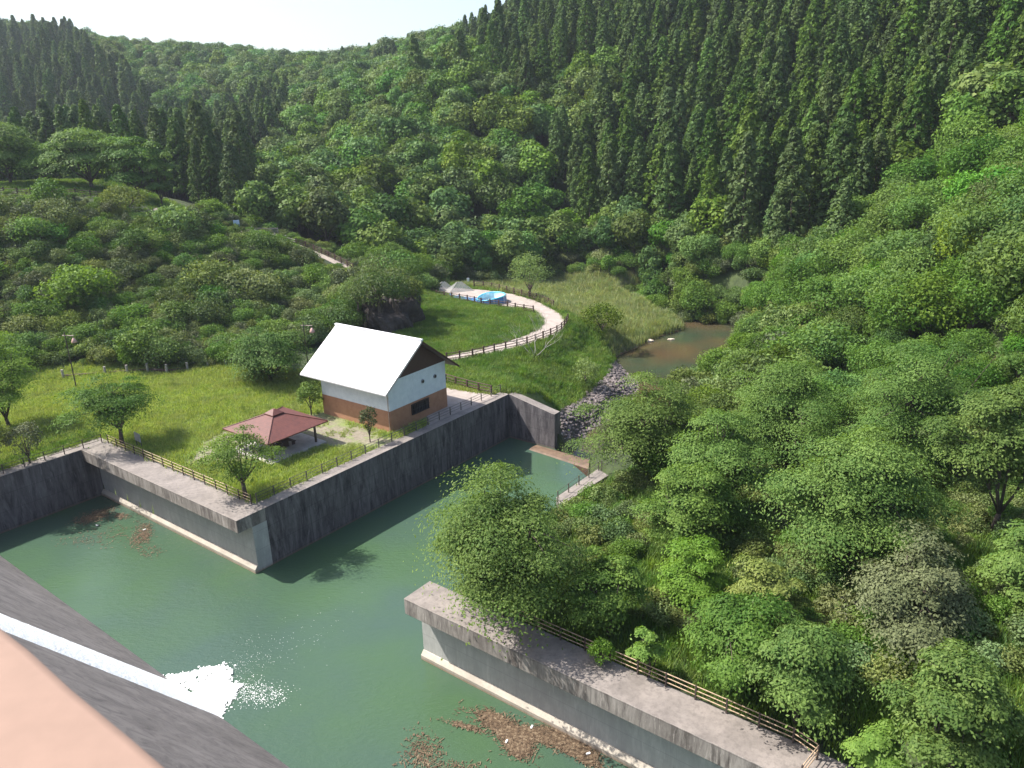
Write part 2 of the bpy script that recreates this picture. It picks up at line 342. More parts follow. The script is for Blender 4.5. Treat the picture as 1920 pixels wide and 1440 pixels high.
fattr(me, 'meadow', np.maximum(soft(MEADOW1), soft(MEADOW2))); fattr(me, 'reed', soft(REED, 1.5)); fattr(me, 'rock', soft(RIPRAP, 1)); fattr(me, 'bare', soft(BARE, 2))
m, n, b = newmat('ground_cover')
def AT(nm): return N(n, 'ShaderNodeAttribute', attribute_name=nm).outputs['Fac']
big = noise(n, .22, 6, .6); fine = noise(n, 3.0, 8, .7)
wood = mix(n, ramp(n, big, [(.35, 0.0), (.65, 1.0)]), (.022, .035, .012), (.06, .085, .025))
grs = mix(n, ramp(n, fine, [(.3, 0.0), (.7, 1.0)]), (.11, .17, .035), (.24, .29, .08)); grs = mix(n, ramp(n, big, [(.45, 0.0), (.7, .6)]), grs, (.15, .25, .035))
c = mix(n, AT('meadow'), wood, grs)
c = mix(n, AT('reed'), c, mix(n, fine, (.16, .15, .07), (.33, .28, .18)))
sand = mix(n, ramp(n, fine, [(.35, 0.0), (.65, 1.0)]), (.17, .145, .105), (.27, .235, .185))
c = mix(n, math_(n, 'MULTIPLY', AT('bare'), ramp(n, noise(n, 1.1, 7, .7), [(.38, .35), (.5, 1.0)])), c, sand)
c = mix(n, AT('rock'), c, (.07, .06, .05))
geo = n.nodes.new('ShaderNodeNewGeometry'); sp = N(n, 'ShaderNodeSeparateXYZ'); n.links.new(geo.outputs['Position'], sp.inputs[0])
c = mix(n, math_(n, 'LESS_THAN', sp.outputs[2], -.85), c, (.17, .10, .05))
n.links.new(c, b.inputs['Base Color']); b.inputs['Roughness'].default_value = .95; bump(n, b, fine, .8, .15)
me.materials.append(m); tag(link(bpy.data.objects.new('ground', me)), kind='structure')

# ------------------------------------------------------------------ water, stream, path
def flat(name, pts, z, mat, kind='structure'):
    mb = MB(); mb.add([(p[0], p[1], z) for p in pts], [tuple(range(len(pts)))]); o = mb.build(name, mat); o['kind'] = kind
    if o.data.polygons[0].normal.z < 0: o.data.flip_normals()
    return o
def water_mat(name, c1, c2, rough, bs, sc, vs):
    m, n, b = newmat(name)
    col = mix(n, ramp(n, noise(n, .07, 4, .5), [(.38, 0.0), (.62, 1.0)]), c1, c2)
    n.links.new(col, b.inputs['Base Color']); b.inputs['Roughness'].default_value = rough; b.inputs['IOR'].default_value = 1.33
    h1 = noise(n, sc, 4, .6, vs, rot=.5); h2 = noise(n, sc * 3.2, 3, .6, (1, 1, 1)); msk = ramp(n, noise(n, .06, 3, .5), [(.4, .25), (.6, 1.0)])
    h = math_(n, 'MULTIPLY', math_(n, 'ADD', h1, math_(n, 'MULTIPLY', h2, .4)), msk)
    bump(n, b, h, bs, .12); return m
M['water'] = water_mat('murky_green_water', (.056, .104, .052), (.052, .090, .068), .08, .65, 1.3, (1, 2.2, 1))
M['stream'] = water_mat('brown_stream_water', (.075, .052, .028), (.036, .052, .030), .06, .25, 1.2, (1, 1, 1))
flat('water', [C0 - A * 20 + B * 2, C0 - A * .9 + B * 1.6, C1 + B * 1.6 - A * .5, PK - A * .5 + B * .4, EW + B * .6, EW + A * .1, BANK1 + A * .6 + B * .2, BANK1 + A * 1.2, BANK0 + A * 1.2, T0 + B * 6 + A * 2, T0 + B * 1.6 + A * 1.5, T1 + B * 1.6, (40, -20), (-110, -20)], 0, M['water'])
flat('stream', [(-2, 92), (60, 60), (90, 140), (80, 230), (-10, 230), (-5, 140)], -1.0, M['stream'])
m, n, b = newmat('path_concrete'); f1 = noise(n, .8, 7, .65)
c = mix(n, ramp(n, f1, [(.35, 0.0), (.65, 1.0)]), (.27, .23, .205), (.38, .325, .29))
n.links.new(c, b.inputs['Base Color']); b.inputs['Roughness'].default_value = .9; M['path'] = m; bump(n, b, noise(n, 20, 5), .3, .02)
flat('path', PATH, DECK + .02, M['path'])
pv = flat('pavement', [U(x, y, DECK)[:2] for x, y in [(836, 727), (880, 735), (935, 742), (900, 757), (842, 780), (800, 800), (800, 740)]], DECK + .03, M['path'])

# ------------------------------------------------------------------ concrete basin
DOWN = -4.2
def conc(name, label, cat, mbs):
    """mbs: list of (part name, MB, material, bevel)"""
    root = empty(name, (0, 0, 0)); tag(root, label, cat)
    for pn, mb, mt, bv in mbs: mb.build(pn, mt, root, bevel=bv)
    return root
def quad(p, q, d0, d1):   # plan strip between offsets d0..d1 along B from line p-q
    return [p + B * d0, q + B * d0, q + B * d1, p + B * d1]
def footing(p, q, end_flush=0):
    mb = MB(); prof = [(1.1, DOWN), (1.1, .38), (1.38, .7), (1.46, .71), (1.46, DOWN)]
    vs = []
    for e in (p, q): vs += [(*(e + B * o), z) for o, z in prof]
    mb.add(vs, [(i, i + 5, (i + 1) % 5 + 5, (i + 1) % 5) for i in range(5)] + [(0, 1, 2, 3, 4), (9, 8, 7, 6, 5)]); return mb
# left pier with the long wall
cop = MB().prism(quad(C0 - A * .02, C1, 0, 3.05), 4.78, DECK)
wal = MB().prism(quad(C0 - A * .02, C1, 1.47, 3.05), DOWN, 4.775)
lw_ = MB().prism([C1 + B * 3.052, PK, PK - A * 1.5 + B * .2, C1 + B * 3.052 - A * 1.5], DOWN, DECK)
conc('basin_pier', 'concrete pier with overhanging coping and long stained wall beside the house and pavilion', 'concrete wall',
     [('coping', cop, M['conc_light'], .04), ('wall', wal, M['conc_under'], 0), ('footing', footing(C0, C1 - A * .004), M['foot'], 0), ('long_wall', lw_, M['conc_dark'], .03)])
ewn = (EW - PK) / np.linalg.norm(EW - PK); ewb = np.array([-ewn[1], ewn[0]])
L_ = float(np.linalg.norm(EW - PK)); PKf = PK + ewn * .004
ew_ = MB(); n0 = ewb * 1.3
prof = [(0, DECK), (L_ * .93, 4.75), (L_, 4.7)]
vs = []
for o in (np.zeros(2), n0):
    vs += [(*(PKf + o), DOWN)] + [(*(PKf + ewn * t + o), z) for t, z in prof] + [(*(EW + o), DOWN)]
ew_.add(vs, [(0, 4, 3, 2, 1)[::-1], (5, 6, 7, 8, 9)[::-1]] + [(i, i + 1, i + 6, i + 5)[::-1] for i in range(4)] + [(4, 0, 5, 9)[::-1]])
bmo = ew_.build('end_wall', M['conc_dark']); bm_ = bmesh.new(); bm_.from_mesh(bmo.data); bmesh.ops.recalc_face_normals(bm_, faces=bm_.faces); bm_.to_mesh(bmo.data); bm_.free()
tag(bmo, 'dark stained concrete wing wall with a sloping top beyond the weir end of the basin', 'concrete wall')
# left wall
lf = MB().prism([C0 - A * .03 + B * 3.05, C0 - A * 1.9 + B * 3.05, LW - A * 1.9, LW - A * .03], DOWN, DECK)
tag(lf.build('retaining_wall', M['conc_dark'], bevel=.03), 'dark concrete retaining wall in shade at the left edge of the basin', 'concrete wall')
# right pier
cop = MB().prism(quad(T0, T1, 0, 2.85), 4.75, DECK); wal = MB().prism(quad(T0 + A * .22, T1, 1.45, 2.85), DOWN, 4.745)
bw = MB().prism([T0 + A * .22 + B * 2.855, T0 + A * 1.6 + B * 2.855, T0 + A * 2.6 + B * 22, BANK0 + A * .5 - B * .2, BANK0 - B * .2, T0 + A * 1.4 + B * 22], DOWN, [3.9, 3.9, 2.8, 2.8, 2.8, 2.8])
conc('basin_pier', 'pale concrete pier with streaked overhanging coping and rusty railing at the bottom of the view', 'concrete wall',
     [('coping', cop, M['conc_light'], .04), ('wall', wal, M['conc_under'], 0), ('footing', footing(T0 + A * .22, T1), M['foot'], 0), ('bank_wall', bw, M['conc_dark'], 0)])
# weir sill and stepped slab on the right bank
w0 = U(994, 842, .15)[:2]; w1 = U(1123, 884, .15)[:2]; w2 = U(1141, 872, .15)[:2]; w3 = U(1010, 834, .15)[:2]
mb = MB(); pr = [(0, -3), (0, .0), (.15, .1), (.4, .16), (.8, .16), (1, .08), (1.02, -3)]
vs = []
for p, q in ((w0 - (w1 - w0) * .02, w3 - (w2 - w3) * .02), (w1, w2)): vs += [(*(p + (q - p) * t), z) for t, z in pr]
k = len(pr); mb.add(vs, [(i, i + 1, i + 1 + k, i + k) for i in range(k - 1)] + [tuple(range(k))[::-1], tuple(range(k, 2 * k))])
tag(mb.build('weir', M['weir'], smooth=False), 'brown silted concrete weir sill across the far end of the basin', 'weir')
sb = MB().prism([U(1052, 947, 3)[:2], U(1141, 891, 3)[:2], U(1121, 879, 3)[:2], U(1043, 932, 3)[:2]], DOWN, 3.0)
tag(sb.build('bank_slab', M['conc_light'], bevel=.04), 'narrow pale concrete walkway beside the weir on the right bank', 'walkway')

# dam face, water chute, parapet
TOE = U(320, 1276, 0)[:2]; SL = .80
def dam(u, t): q = TOE + A * u - B * t; return (q[0], q[1], t / SL)   # u along dam, t back from toe
m, n, b = newmat('dam_concrete'); f1 = noise(n, .25, 8, .65, (1, 1, .5)); f2 = noise(n, .9, 8, .7, (1, 1, .4), dist=1.2)
c = mix(n, ramp(n, f1, [(.3, 0.0), (.7, 1.0)]), (.135, .118, .112), (.24, .212, .20)); c = mix(n, ramp(n, f2, [(.45, .0), (.66, .75)]), c, (.06, .05, .052))
f3 = noise(n, 22, 4, .7); c = mix(n, ramp(n, f3, [(.4, 0.0), (.8, .5)]), c, (.22, .2, .19))
n.links.new(c, b.inputs['Base Color']); b.inputs['Roughness'].default_value = .9; bump(n, b, f2, .4, .05); M['dam'] = m
mb = MB(); vs = [dam(-90, -3), dam(40, -3), dam(40, 26), dam(-90, 26)]
vs += [(*(np.array(p[:2]) - B * 0.0), DOWN) for p in (dam(-90, 26), dam(40, 26))]
mb.add(vs, [(0, 1, 2, 3), (3, 2, 5, 4)]); tag(mb.build('dam', M['dam']), 'sloping dark grey concrete dam face at the lower left', 'dam')
def on_dam(px, py):
    r = ray(px, py); nn = np.array([B[0], B[1], SL]); t = (TOE @ B - CAMH * SL) / (r @ nn); return np.array([0, 0, CAMH]) + t * r
m, n, b = newmat('white_water'); f = noise(n, 3, 6, .7); n.links.new(ramp(n, f, [(.3, (.85, .88, .90)), (.5, (.97, .97, .97))]), b.inputs['Base Color'])
b.inputs['Roughness'].default_value = .5; bump(n, b, f, .8, .1); M['white_water'] = m
up0, lo0, up1, lo1 = on_dam(-60, 1127), on_dam(-60, 1158), on_dam(322, 1278), on_dam(412, 1345)
mb = MB(); k = 60; vs = []
r = np.random.default_rng(3)
for i in range(k + 1):
    t = i / k; e0 = up0 + (up1 - up0) * t; e1 = lo0 + (lo1 - lo0) * t
    for j in range(9):
        s = j / 8; p = e0 + (e1 - e0) * s; h = .14 * math.sin(math.pi * s) ** .5 + r.uniform(0, .04) * (0 < j < 8) + .015
        jit = r.uniform(-.05, .05) if j in (0, 8) else 0
        p = p + np.array([B[0], B[1], SL]) / math.hypot(1, SL) * h + (e1 - e0) / np.linalg.norm(e1 - e0) * jit; vs.append(p)
mb.add(vs, [(i * 9 + j, i * 9 + j + 1, (i + 1) * 9 + j + 1, (i + 1) * 9 + j) for i in range(k) for j in range(8)])
ch = mb.build('water_chute', M['white_water'], smooth=True); ch.data.flip_normals() if ch.data.polygons[0].normal.z < 0 else None
tag(ch, 'white band of water running down the sloping dam face', 'falling water')
# foam where the chute meets the basin
fo = MB(); r = np.random.default_rng(5)
outl = np.array([U(x, y, 0)[:2] for x, y in [(318, 1272), (350, 1268), (385, 1258), (415, 1254), (428, 1264), (424, 1285), (445, 1288), (430, 1308), (414, 1332), (406, 1345), (370, 1320)]])
cen = U(385, 1300, 0)[:2]
def flake(c, s, z=.02, seg=6):
    a0 = r.uniform(0, 6.28); vs = [(c[0] + math.cos(a0 + q * 6.28 / seg) * s * r.uniform(.5, 1.2), c[1] + math.sin(a0 + q * 6.28 / seg) * s * r.uniform(.5, 1.2), z + r.uniform(0, .02)) for q in range(seg)]
    fo.add(vs + [(c[0], c[1], z + s * .35)], [(q, (q + 1) % seg, seg) for q in range(seg)])
for i in range(5200):
    w_ = r.dirichlet([.35] * 3); k_ = r.integers(len(outl)); p = w_[0] * cen + w_[1] * outl[k_] + w_[2] * outl[(k_ + 1) % len(outl)] + r.normal(0, .14, 2) + (outl[k_] - cen) * max(0, r.normal(-.02, .09))
    flake(p, r.uniform(.03, .13), .02 + r.uniform(0, .1))
for i in range(380):     # streaks drifting off
    t = r.uniform(0, 1) ** 1.4; a = U(425, 1265, 0)[:2]; e = U(560, 1190, 0)[:2]; p = a + (e - a) * t + r.normal(0, .5 + 2.0 * t, 2)
    flake(p, r.uniform(.008, .026), .012, 5)
for i in range(700):
    a = U(440, 1290, 0)[:2]; e = U(520, 1310, 0)[:2]; p = a + (e - a) * r.uniform(0, 1) + r.normal(0, .7, 2); flake(p, r.uniform(.01, .045), .012, 5)
o = fo.build('foam', M['white_water'], smooth=True); tag(o, 'white foam churned up where the chute enters the green water', 'foam', kind='stuff')
# parapet right in front of the camera (out of focus)
m, n, b = newmat('salmon_parapet'); f = noise(n, 30, 4); n.links.new(ramp(n, f, [(.3, (.275, .18, .135)), (.7, (.31, .202, .152))]), b.inputs['Base Color']); b.inputs['Roughness'].default_value = .8; M['salmon'] = m
pp = [U(x, y, 39.5)[:2] for x, y in [(-900, 900), (-300, 1010), (0, 1166), (60, 1212), (138, 1283), (250, 1374), (332, 1444), (420, 1530), (520, 1700)]]
pp += [pp[-1] - B * .5 - A * .4, pp[0] - B * .8 - A * .2]
tag(MB().prism(pp, 39.2, 39.5).build('parapet', M['salmon'], bevel=.012, smooth=True), 'blurred salmon painted parapet top right below the viewpoint', 'parapet')
inner = [p + (np.mean(pp, 0) - p) * .25 for p in pp]
tag(MB().prism(inner, 20, 39.195).build('gate_pier', M['dam']), 'concrete pier carrying the salmon parapet at the lower left corner', 'concrete wall')

# ------------------------------------------------------------------ house
ha = vec(-36.5); hb = np.array([-ha[1], ha[0]]); hz = DECK + .02
HF = U(734, 811, DECK)[:2]
house = empty('house', (HF[0], HF[1], hz), math.atan2(ha[1], ha[0])); tag(house, 'small white and brown house with a steep white roof beside the basin', 'house')
# local: x along ha (front corner at 0, far corner at -11.5), y along hb (0..9.9)
W_, D_, HT = 11.5, 9.9, 6.05; RZ = 9.7; EZ = 5.0; EO = 1.45; pit = (RZ - EZ) / (D_ / 2 + EO)
wm, n, b = newmat('white_render'); f = noise(n, 1.5, 6); c = ramp(n, f, [(.3, (.62, .66, .70)), (.7, (.74, .77, .80))])
b_ = noise(n, 1.2, 4, .6, (1, 1, .1)); c = mix(n, ramp(n, b_, [(.6, .0), (.8, .2)]), c, (.4, .4, .38)); n.links.new(c, b.inputs['Base Color']); b.inputs['Roughness'].default_value = .8
bm2, n, b = newmat('terracotta_render'); f = noise(n, 1.5, 6); c = ramp(n, f, [(.3, (.34, .165, .095)), (.7, (.43, .22, .13))]); n.links.new(c, b.inputs['Base Color']); b.inputs['Roughness'].default_value = .85
MB().prism([(-W_, 0), (0, 0), (0, D_), (-W_, D_)], -.3, 2.5).build('lower_wall', bm2, house)
e = .03
MB().prism([(-W_ + e, e), (-e, e), (-e, D_ - e), (-W_ + e, D_ - e)], 2.503, HT - .35).build('upper_wall', wm, house)
gb, n, b = newmat('dark_boards'); tc = n.nodes.new('ShaderNodeTexCoord'); spx = N(n, 'ShaderNodeSeparateXYZ'); n.links.new(tc.outputs['Object'], spx.inputs[0])
bd = math_(n, 'LESS_THAN', math_(n, 'PINGPONG', spx.outputs[1], .11), .012); c = mix(n, bd, (.075, .035, .026), (.02, .012, .01)); n.links.new(c, b.inputs['Base Color']); b.inputs['Roughness'].default_value = .7
for xx, nm in ((-.06, 'gable'), (-W_ + .06, 'gable')):
    g = MB(); s = -1 if xx > -1 else 1
    yl = [(0.02, HT - .36), (D_ - .02, HT - .36), (D_ - .02, HT - .02), (D_ / 2, HT + pit * D_ / 2 - .1), (.02, HT - .02)]
    x0, x1 = (xx - .04, xx + .065)
    g.add([(x0, y, z) for y, z in yl] + [(x1, y, z) for y, z in yl], [(4, 3, 2, 1, 0), (5, 6, 7, 8, 9)] + [(i, (i + 1) % 5, (i + 1) % 5 + 5, i + 5) for i in range(5)])
    go = g.build(nm, gb if xx > -1 else wm, house)
    bm_ = bmesh.new(); bm_.from_mesh(go.data); bmesh.ops.recalc_face_normals(bm_, faces=bm_.faces); bm_.to_mesh(go.data); bm_.free()
# white board lining below the gable boards
MB().box((.012, D_ / 2, HT - .2), (.02, D_ - .04, .3)).build('band', wm, house)
rm, n, b = newmat('white_tiles'); tc = n.nodes.new('ShaderNodeTexCoord'); br = N(n, 'ShaderNodeTexBrick', i_Scale=2.0, i_Mortar_Size=.012); br.inputs['Color1'].default_value = (.62, .62, .62, 1); br.inputs['Color2'].default_value = (.55, .55, .56, 1); br.inputs['Mortar'].default_value = (.42, .42, .44, 1)
n.links.new(tc.outputs['Object'], br.inputs['Vector']); n.links.new(br.outputs['Color'], b.inputs['Base Color']); b.inputs['Roughness'].default_value = .45; bump(n, b, br.outputs['Fac'], -.3, .02)
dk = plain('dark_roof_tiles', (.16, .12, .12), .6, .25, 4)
xl, xr = -W_ - 1.9, 1.0; th = .16
def slope(y0, z0, y1, z1, mat, nm):
    g = MB(); P = [(xl, y0, z0), (xr, y0, z0), (xr, y1, z1), (xl, y1, z1)]
    g.add([(x, y, z + th) for x, y, z in P] + P, [(0, 1, 2, 3), (7, 6, 5, 4), (0, 4, 5, 1), (1, 5, 6, 2), (2, 6, 7, 3), (3, 7, 4, 0)])
    o = g.build(nm, mat, roof); bm_ = bmesh.new(); bm_.from_mesh(o.data); bmesh.ops.recalc_face_normals(bm_, faces=bm_.faces); bm_.to_mesh(o.data); bm_.free(); return o
roof = MB().box(((xl + xr) / 2, D_ / 2, RZ + th + .06), (xr - xl + .25, .34, .26)).build('roof', plain('ridge_tile', (.7, .7, .7), .5, .1), house, bevel=.05)
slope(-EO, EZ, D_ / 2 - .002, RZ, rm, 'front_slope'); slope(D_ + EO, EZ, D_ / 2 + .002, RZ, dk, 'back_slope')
for y0, y1 in ((-EO, D_ / 2), (D_ + EO, D_ / 2)):   # barge boards
    for x in (xr + .03,):
        g = MB(); P = [(y0, EZ - .12), (y1, RZ - .12), (y1, RZ + th), (y0, EZ + th)]
        g.add([(x - .028, y, z) for y, z in P] + [(x + .03, y, z) for y, z in P], [(3, 2, 1, 0), (4, 5, 6, 7), (0, 1, 5, 4), (1, 2, 6, 5), (2, 3, 7, 6), (3, 0, 4, 7)])
        o = g.build('barge_board', gb if y0 > 0 else plain('pale_board', (.5, .47, .45)), roof)
        bm_ = bmesh.new(); bm_.from_mesh(o.data); bmesh.ops.recalc_face_normals(bm_, faces=bm_.faces); bm_.to_mesh(o.data); bm_.free()
drk = plain('dark_metal', (.025, .02, .022), .4, .2)
glass, n, b = newmat('dark_glass'); b.inputs['Base Color'].default_value = (.02, .022, .025, 1); b.inputs['Roughness'].default_value = .1
wn = MB(); wn.box((.05, 5.0, 1.62), (.1, 3.0, 1.3)); wo = wn.build('window', drk, house)
gg = MB()
for i in range(11): gg.box((.14, 3.6 + i * .28, 1.62), (.05, .05, 1.34))
for zz in (1.0, 1.62, 2.24): gg.box((.175, 5.0, zz), (.02, 3.05, .06))
gg.build('grille', drk, wo)
MB().box((.106, 5.0, 1.62), (.01, 2.7, 1.1)).build('pane', glass, wo)
for yy in (5.7, 7.9):
    g = MB(); g.tube([(-.04, yy, 4.55), (.1, yy, 4.55)], .24, 20); v = g.build('vent', plain('vent_grey', (.22, .23, .25)), house)
    MB().tube([(.1, yy, 4.55), (.115, yy, 4.55)], .17, 20).build('louvre', drk, v)
dn = MB(); dn.tube([(-.15, -.07, HT - 1.0), (-.15, -.07, 0)], .045, 8); dn.build('downpipe', plain('pipe', (.4, .3, .25)), house)

# ------------------------------------------------------------------ pavilion with table and benches
pc = (U(413, 803, DECK + 2.55)[:2] + U(619.5, 789, DECK + 2.55)[:2]) / 2
pav = empty('pavilion', (pc[0], pc[1], DECK), math.atan2(A[1], A[0])); tag(pav, 'open pavilion with a red brown hipped roof on dark posts beside the basin', 'pavilion')
rr, n, b = newmat('red_brown_roof'); tc = n.nodes.new('ShaderNodeTexCoord'); spx = N(n, 'ShaderNodeSeparateXYZ'); n.links.new(tc.outputs['Object'], spx.inputs[0])
f = noise(n, 2.2, 7, .7); c = ramp(n, f, [(.3, (.085, .026, .020)), (.7, (.155, .047, .034))]); rows = math_(n, 'LESS_THAN', math_(n, 'PINGPONG', spx.outputs[2], .045), .008)
c = mix(n, math_(n, 'MULTIPLY', rows, .6), c, (.07, .025, .02)); n.links.new(c, b.inputs['Base Color']); b.inputs['Roughness'].default_value = .6
hs_ = 4.0; ez = 2.55; az_ = 4.35; cs = .75; cz = az_ - .18
def hip(s0, z0, s1, z1, th=.12):
    g = MB(); P = [(x * s0, y * s0, z0) for x, y in ((-1, -1), (1, -1), (1, 1), (-1, 1))] + [(x * s1, y * s1, z1) for x, y in ((-1, -1), (1, -1), (1, 1), (-1, 1))]
    P += [(p[0], p[1], p[2] - th) for p in P[:4]]
    g.add(P, [(i, (i + 1) % 4, 4 + (i + 1) % 4, 4 + i) for i in range(4)] + [(4, 5, 6, 7)] + [(8 + i, 8 + (i + 1) % 4, (i + 1) % 4, i) for i in range(4)] + [(11, 10, 9, 8)]); return g
hr = hip(hs_, ez, cs * .8, az_ - .5).build('roof', rr, pav)
hip(cs, az_ - .38, .12, az_ + .05, .1).build('cap', rr, hr)
MB().prism([(-.55, -.55), (.55, -.55), (.55, .55), (-.55, .55)], az_ - .6, az_ - .44).build('vent', M['dark_post'], hr)
for sx in (-1, 1):
    for sy in (-1, 1): 
        hm = MB(); hm.tube([(sx * hs_, sy * hs_, ez + .02), (sx * .62, sy * .62, az_ - .47)], .05, 6); hm.build('ridge', rr, hr)
        MB().box((sx * 2.9, sy * 2.9, 1.25), (.2, .2, 2.5)).build('post', M['dark_post'], pav, bevel=.015)
fr = MB()
for s in (-1, 1):
    fr.box((0, s * 2.9, 2.42), (6.4, .16, .2)); fr.box((s * 2.9, 0, 2.4), (.14, 5.6, .2))
fr.build('beam', M['dark_post'], pav)
MB().prism([(-3.9, -3.7), (3.7, -3.7), (3.7, 3.7), (-3.9, 3.7)], -.2, .12).build('floor', plain('slab_concrete', (.44, .41, .38), .9, .2, 1.5), pav, bevel=.02)
def wtable(loc, rz, kind, label):
    q = pc + A * loc[0] + B * loc[1]; t = empty(kind, (q[0], q[1], DECK + .12), math.atan2(A[1], A[0]) + rz)
    if kind == 'picnic_table':
        tag(t, label, 'table'); MB().box((0, 0, .72), (1.9, .95, .07)).build('tabletop', M['brown_wood'], t, bevel=.01)
        for s in (-1, 1): MB().box((s * .65, 0, .34), (.12, .7, .68)).build('leg', M['brown_wood'], t)
    else:
        tag(t, label, 'bench', 'benches under the pavilion roof'); MB().box((0, 0, .42), (1.9, .4, .07)).build('seat', M['brown_wood'], t, bevel=.01)
        for s in (-1, 1): MB().box((s * .7, 0, .19), (.1, .34, .38)).build('leg', M['brown_wood'], t)
wtable((.6, .1), 0, 'picnic_table', 'dark brown wooden table in the shade under the pavilion roof')
wtable((.6, 1.05), 0, 'bench', 'dark wooden bench on the far side of the pavilion table'); wtable((.6, -.85), 0, 'bench', 'dark wooden bench on the basin side of the pavilion table')

# ------------------------------------------------------------------ railings and fences
def railing(name, label, pts, hts, post_m, rail_m, spacing=1.9, ph=1.05, pr=.045, rr_=.028, group=None, square=True, posts=None, cat='railing'):
    P = [np.array(p, float) for p in pts]; o = empty(name, tuple(P[0])); tag(o, label, cat, group)
    seg = [np.linalg.norm(P[i + 1] - P[i]) for i in range(len(P) - 1)]; L = sum(seg); nn = max(1, round(L / spacing))
    def at(s):
        for i, l in enumerate(seg):
            if s <= l + 1e-6: return P[i] + (P[i + 1] - P[i]) * (s / l)
            s -= l
        return P[-1]
    pm = bpy.data.meshes.new('post'); q = MB().box((0, 0, ph / 2 - .1), (pr * 2, pr * 2, ph + .2)); pm.from_pydata(q.v, [], q.f); pm.materials.append(post_m)
    for i in range(min(nn + 1, 100)):
        p = at(L * i / nn) - P[0]; k = min(i, nn - 1); d = at(L * (k + 1) / nn) - at(L * k / nn)
        c = bpy.data.objects.new('post', pm); c.location = p; c.rotation_euler = (0, 0, math.atan2(d[1], d[0])); link(c, o)
    for h in hts:
        m_ = MB(); line = [at(L * i / nn) - P[0] + np.array([0, 0, h]) for i in range(nn + 1)]; m_.tube([tuple(p) for p in line], rr_, 5); m_.build('rail', rail_m, o)
    return o
def gz(xy, off=0): return (xy[0], xy[1], z1(xy[0], xy[1]) + off)
D = DECK
R0 = U(185, 825, D); R1 = U(480, 945, D)
railing('railing', 'tan metal railing along the coping of the left pier, water side of the pavilion', [(*(C0 + B * 2.75 + A * .6), D), (*(C1 + B * 2.75 - A * 1.6), D)], (.35, .67, 1.0), M['dark_post'], M['tan_rail'], 1.9, rr_=.03)
railing('railing', 'grey green metal railing on top of the long stained wall in front of the house', [(*(C1 + B * 3.2 - A * 1.4), D), (*(PK - A * 1.35), D)], (.35, .67, 1.0), M['grey_rail'], M['grey_rail'], 2.0, rr_=.026)
railing('railing', 'brown railing on the shaded retaining wall at the left edge', [(*(C0 + B * 2.4 - A * .2), D), (*(LW - A * 1.6 + B * 5), D)], (.35, .67, 1.0), M['dark_post'], M['grey_rail'], 2.0, rr_=.028)
pe = T0 + A * 31.9 + B * 2.6
E1 = U(1540, 1412, D)[:2]; rl = T0 + B * 2.68
La = float((E1 - rl) @ A)
railing('railing', 'rusty tan railing with dark posts along the near pier at the lower right', [(*(rl + A * 4.4), D), (*(rl + A * La), D), (*(rl + A * (La - .3) - B * 2.4), D)], (.35, .68, 1.0), M['dark_post'], M['tan_rail'], 1.95, rr_=.032)
sa, sb2 = U(1046, 938, 3), U(1122, 882, 3)
railing('railing', 'dark thin railing on the narrow walkway beside the weir', [sa, sb2], (.5, 1.0), M['grey_rail'], M['grey_rail'], 2.1, rr_=.024)
railing('railing', 'grey rusted railing in the shade behind the weir on the right bank', [U(1128, 880, 3), U(1180, 850, 4)], (.35, .7, 1.0), M['grey_rail'], M['grey_rail'], 1.6, rr_=.026)
def fence(label, pxs, zz=None, ph=1.42, spacing=2.0, mat='brown_wood', name='wooden_fence', hts=(.42, .82, 1.22), pr=.095, rr_=.06):
    pts = []
    for p in pxs:
        if len(p) == 3 and p[2] < 0: q_ = UY(p[0], p[1], -p[2]); pts.append((q_[0], q_[1], z1(q_[0], q_[1])))
        elif len(p) == 3: pts.append(U(*p))
        else: pts.append(hit(*p) if zz is None else U(p[0], p[1], zz))
    return railing(name, label, pts, hts, M[mat], M[mat], spacing, ph, pr, rr_, cat='fence')
fence('dark brown fence along the outer bend of the pale path', [(838, 678), (870, 673), (891, 670), (929.5, 660), (964, 653.5), (994, 646), (1020, 636), (1040, 628.5), (1056, 618), (1065, 603)], D)
fence('dark brown fence between the pool pad and the inner meadow', [(780, 541), (797, 548), (817.5, 556.7), (848, 561.5), (882, 567), (902.5, 572), (926, 575), (953, 579), (972, 583), (1000, 587)], D)
fence('weathered brown fence with many posts in front of the reeds behind the pool', [(889, 538), (916, 541), (941, 546.5), (963, 552), (984, 557), (1004, 562.5), (1022.5, 569), (1038, 577)], D, spacing=2.4)
fence('short brown fence behind the house above the sunny pavement', [(836, 717), (852.7, 722.6), (875.4, 728.5), (897.8, 734.5), (921.4, 739.6)], D, ph=1.25)
fence('dark fence winding down the hillside trail above the scrub', [(555, 452, -166), (580, 458, -166), (607, 467, -164), (628, 478, -162), (645, 488, -160), (662, 500, -158)], spacing=2.2, ph=1.4)
fence('pale weathered rail fence at the top of the hillside trail', [(473, 436, -168), (500, 441, -168), (530, 446, -168), (555, 451, -167)], mat='pale_rail', spacing=2.6, hts=(.5, .95), rr_=.06)
fence('dark low fence under the row of trees on the upper left plateau', [(-40, 372, -150), (0, 368, -150), (60, 362, -150), (130, 358, -152), (200, 354, -154), (245, 352, -155)], ph=1.5, spacing=2.6)
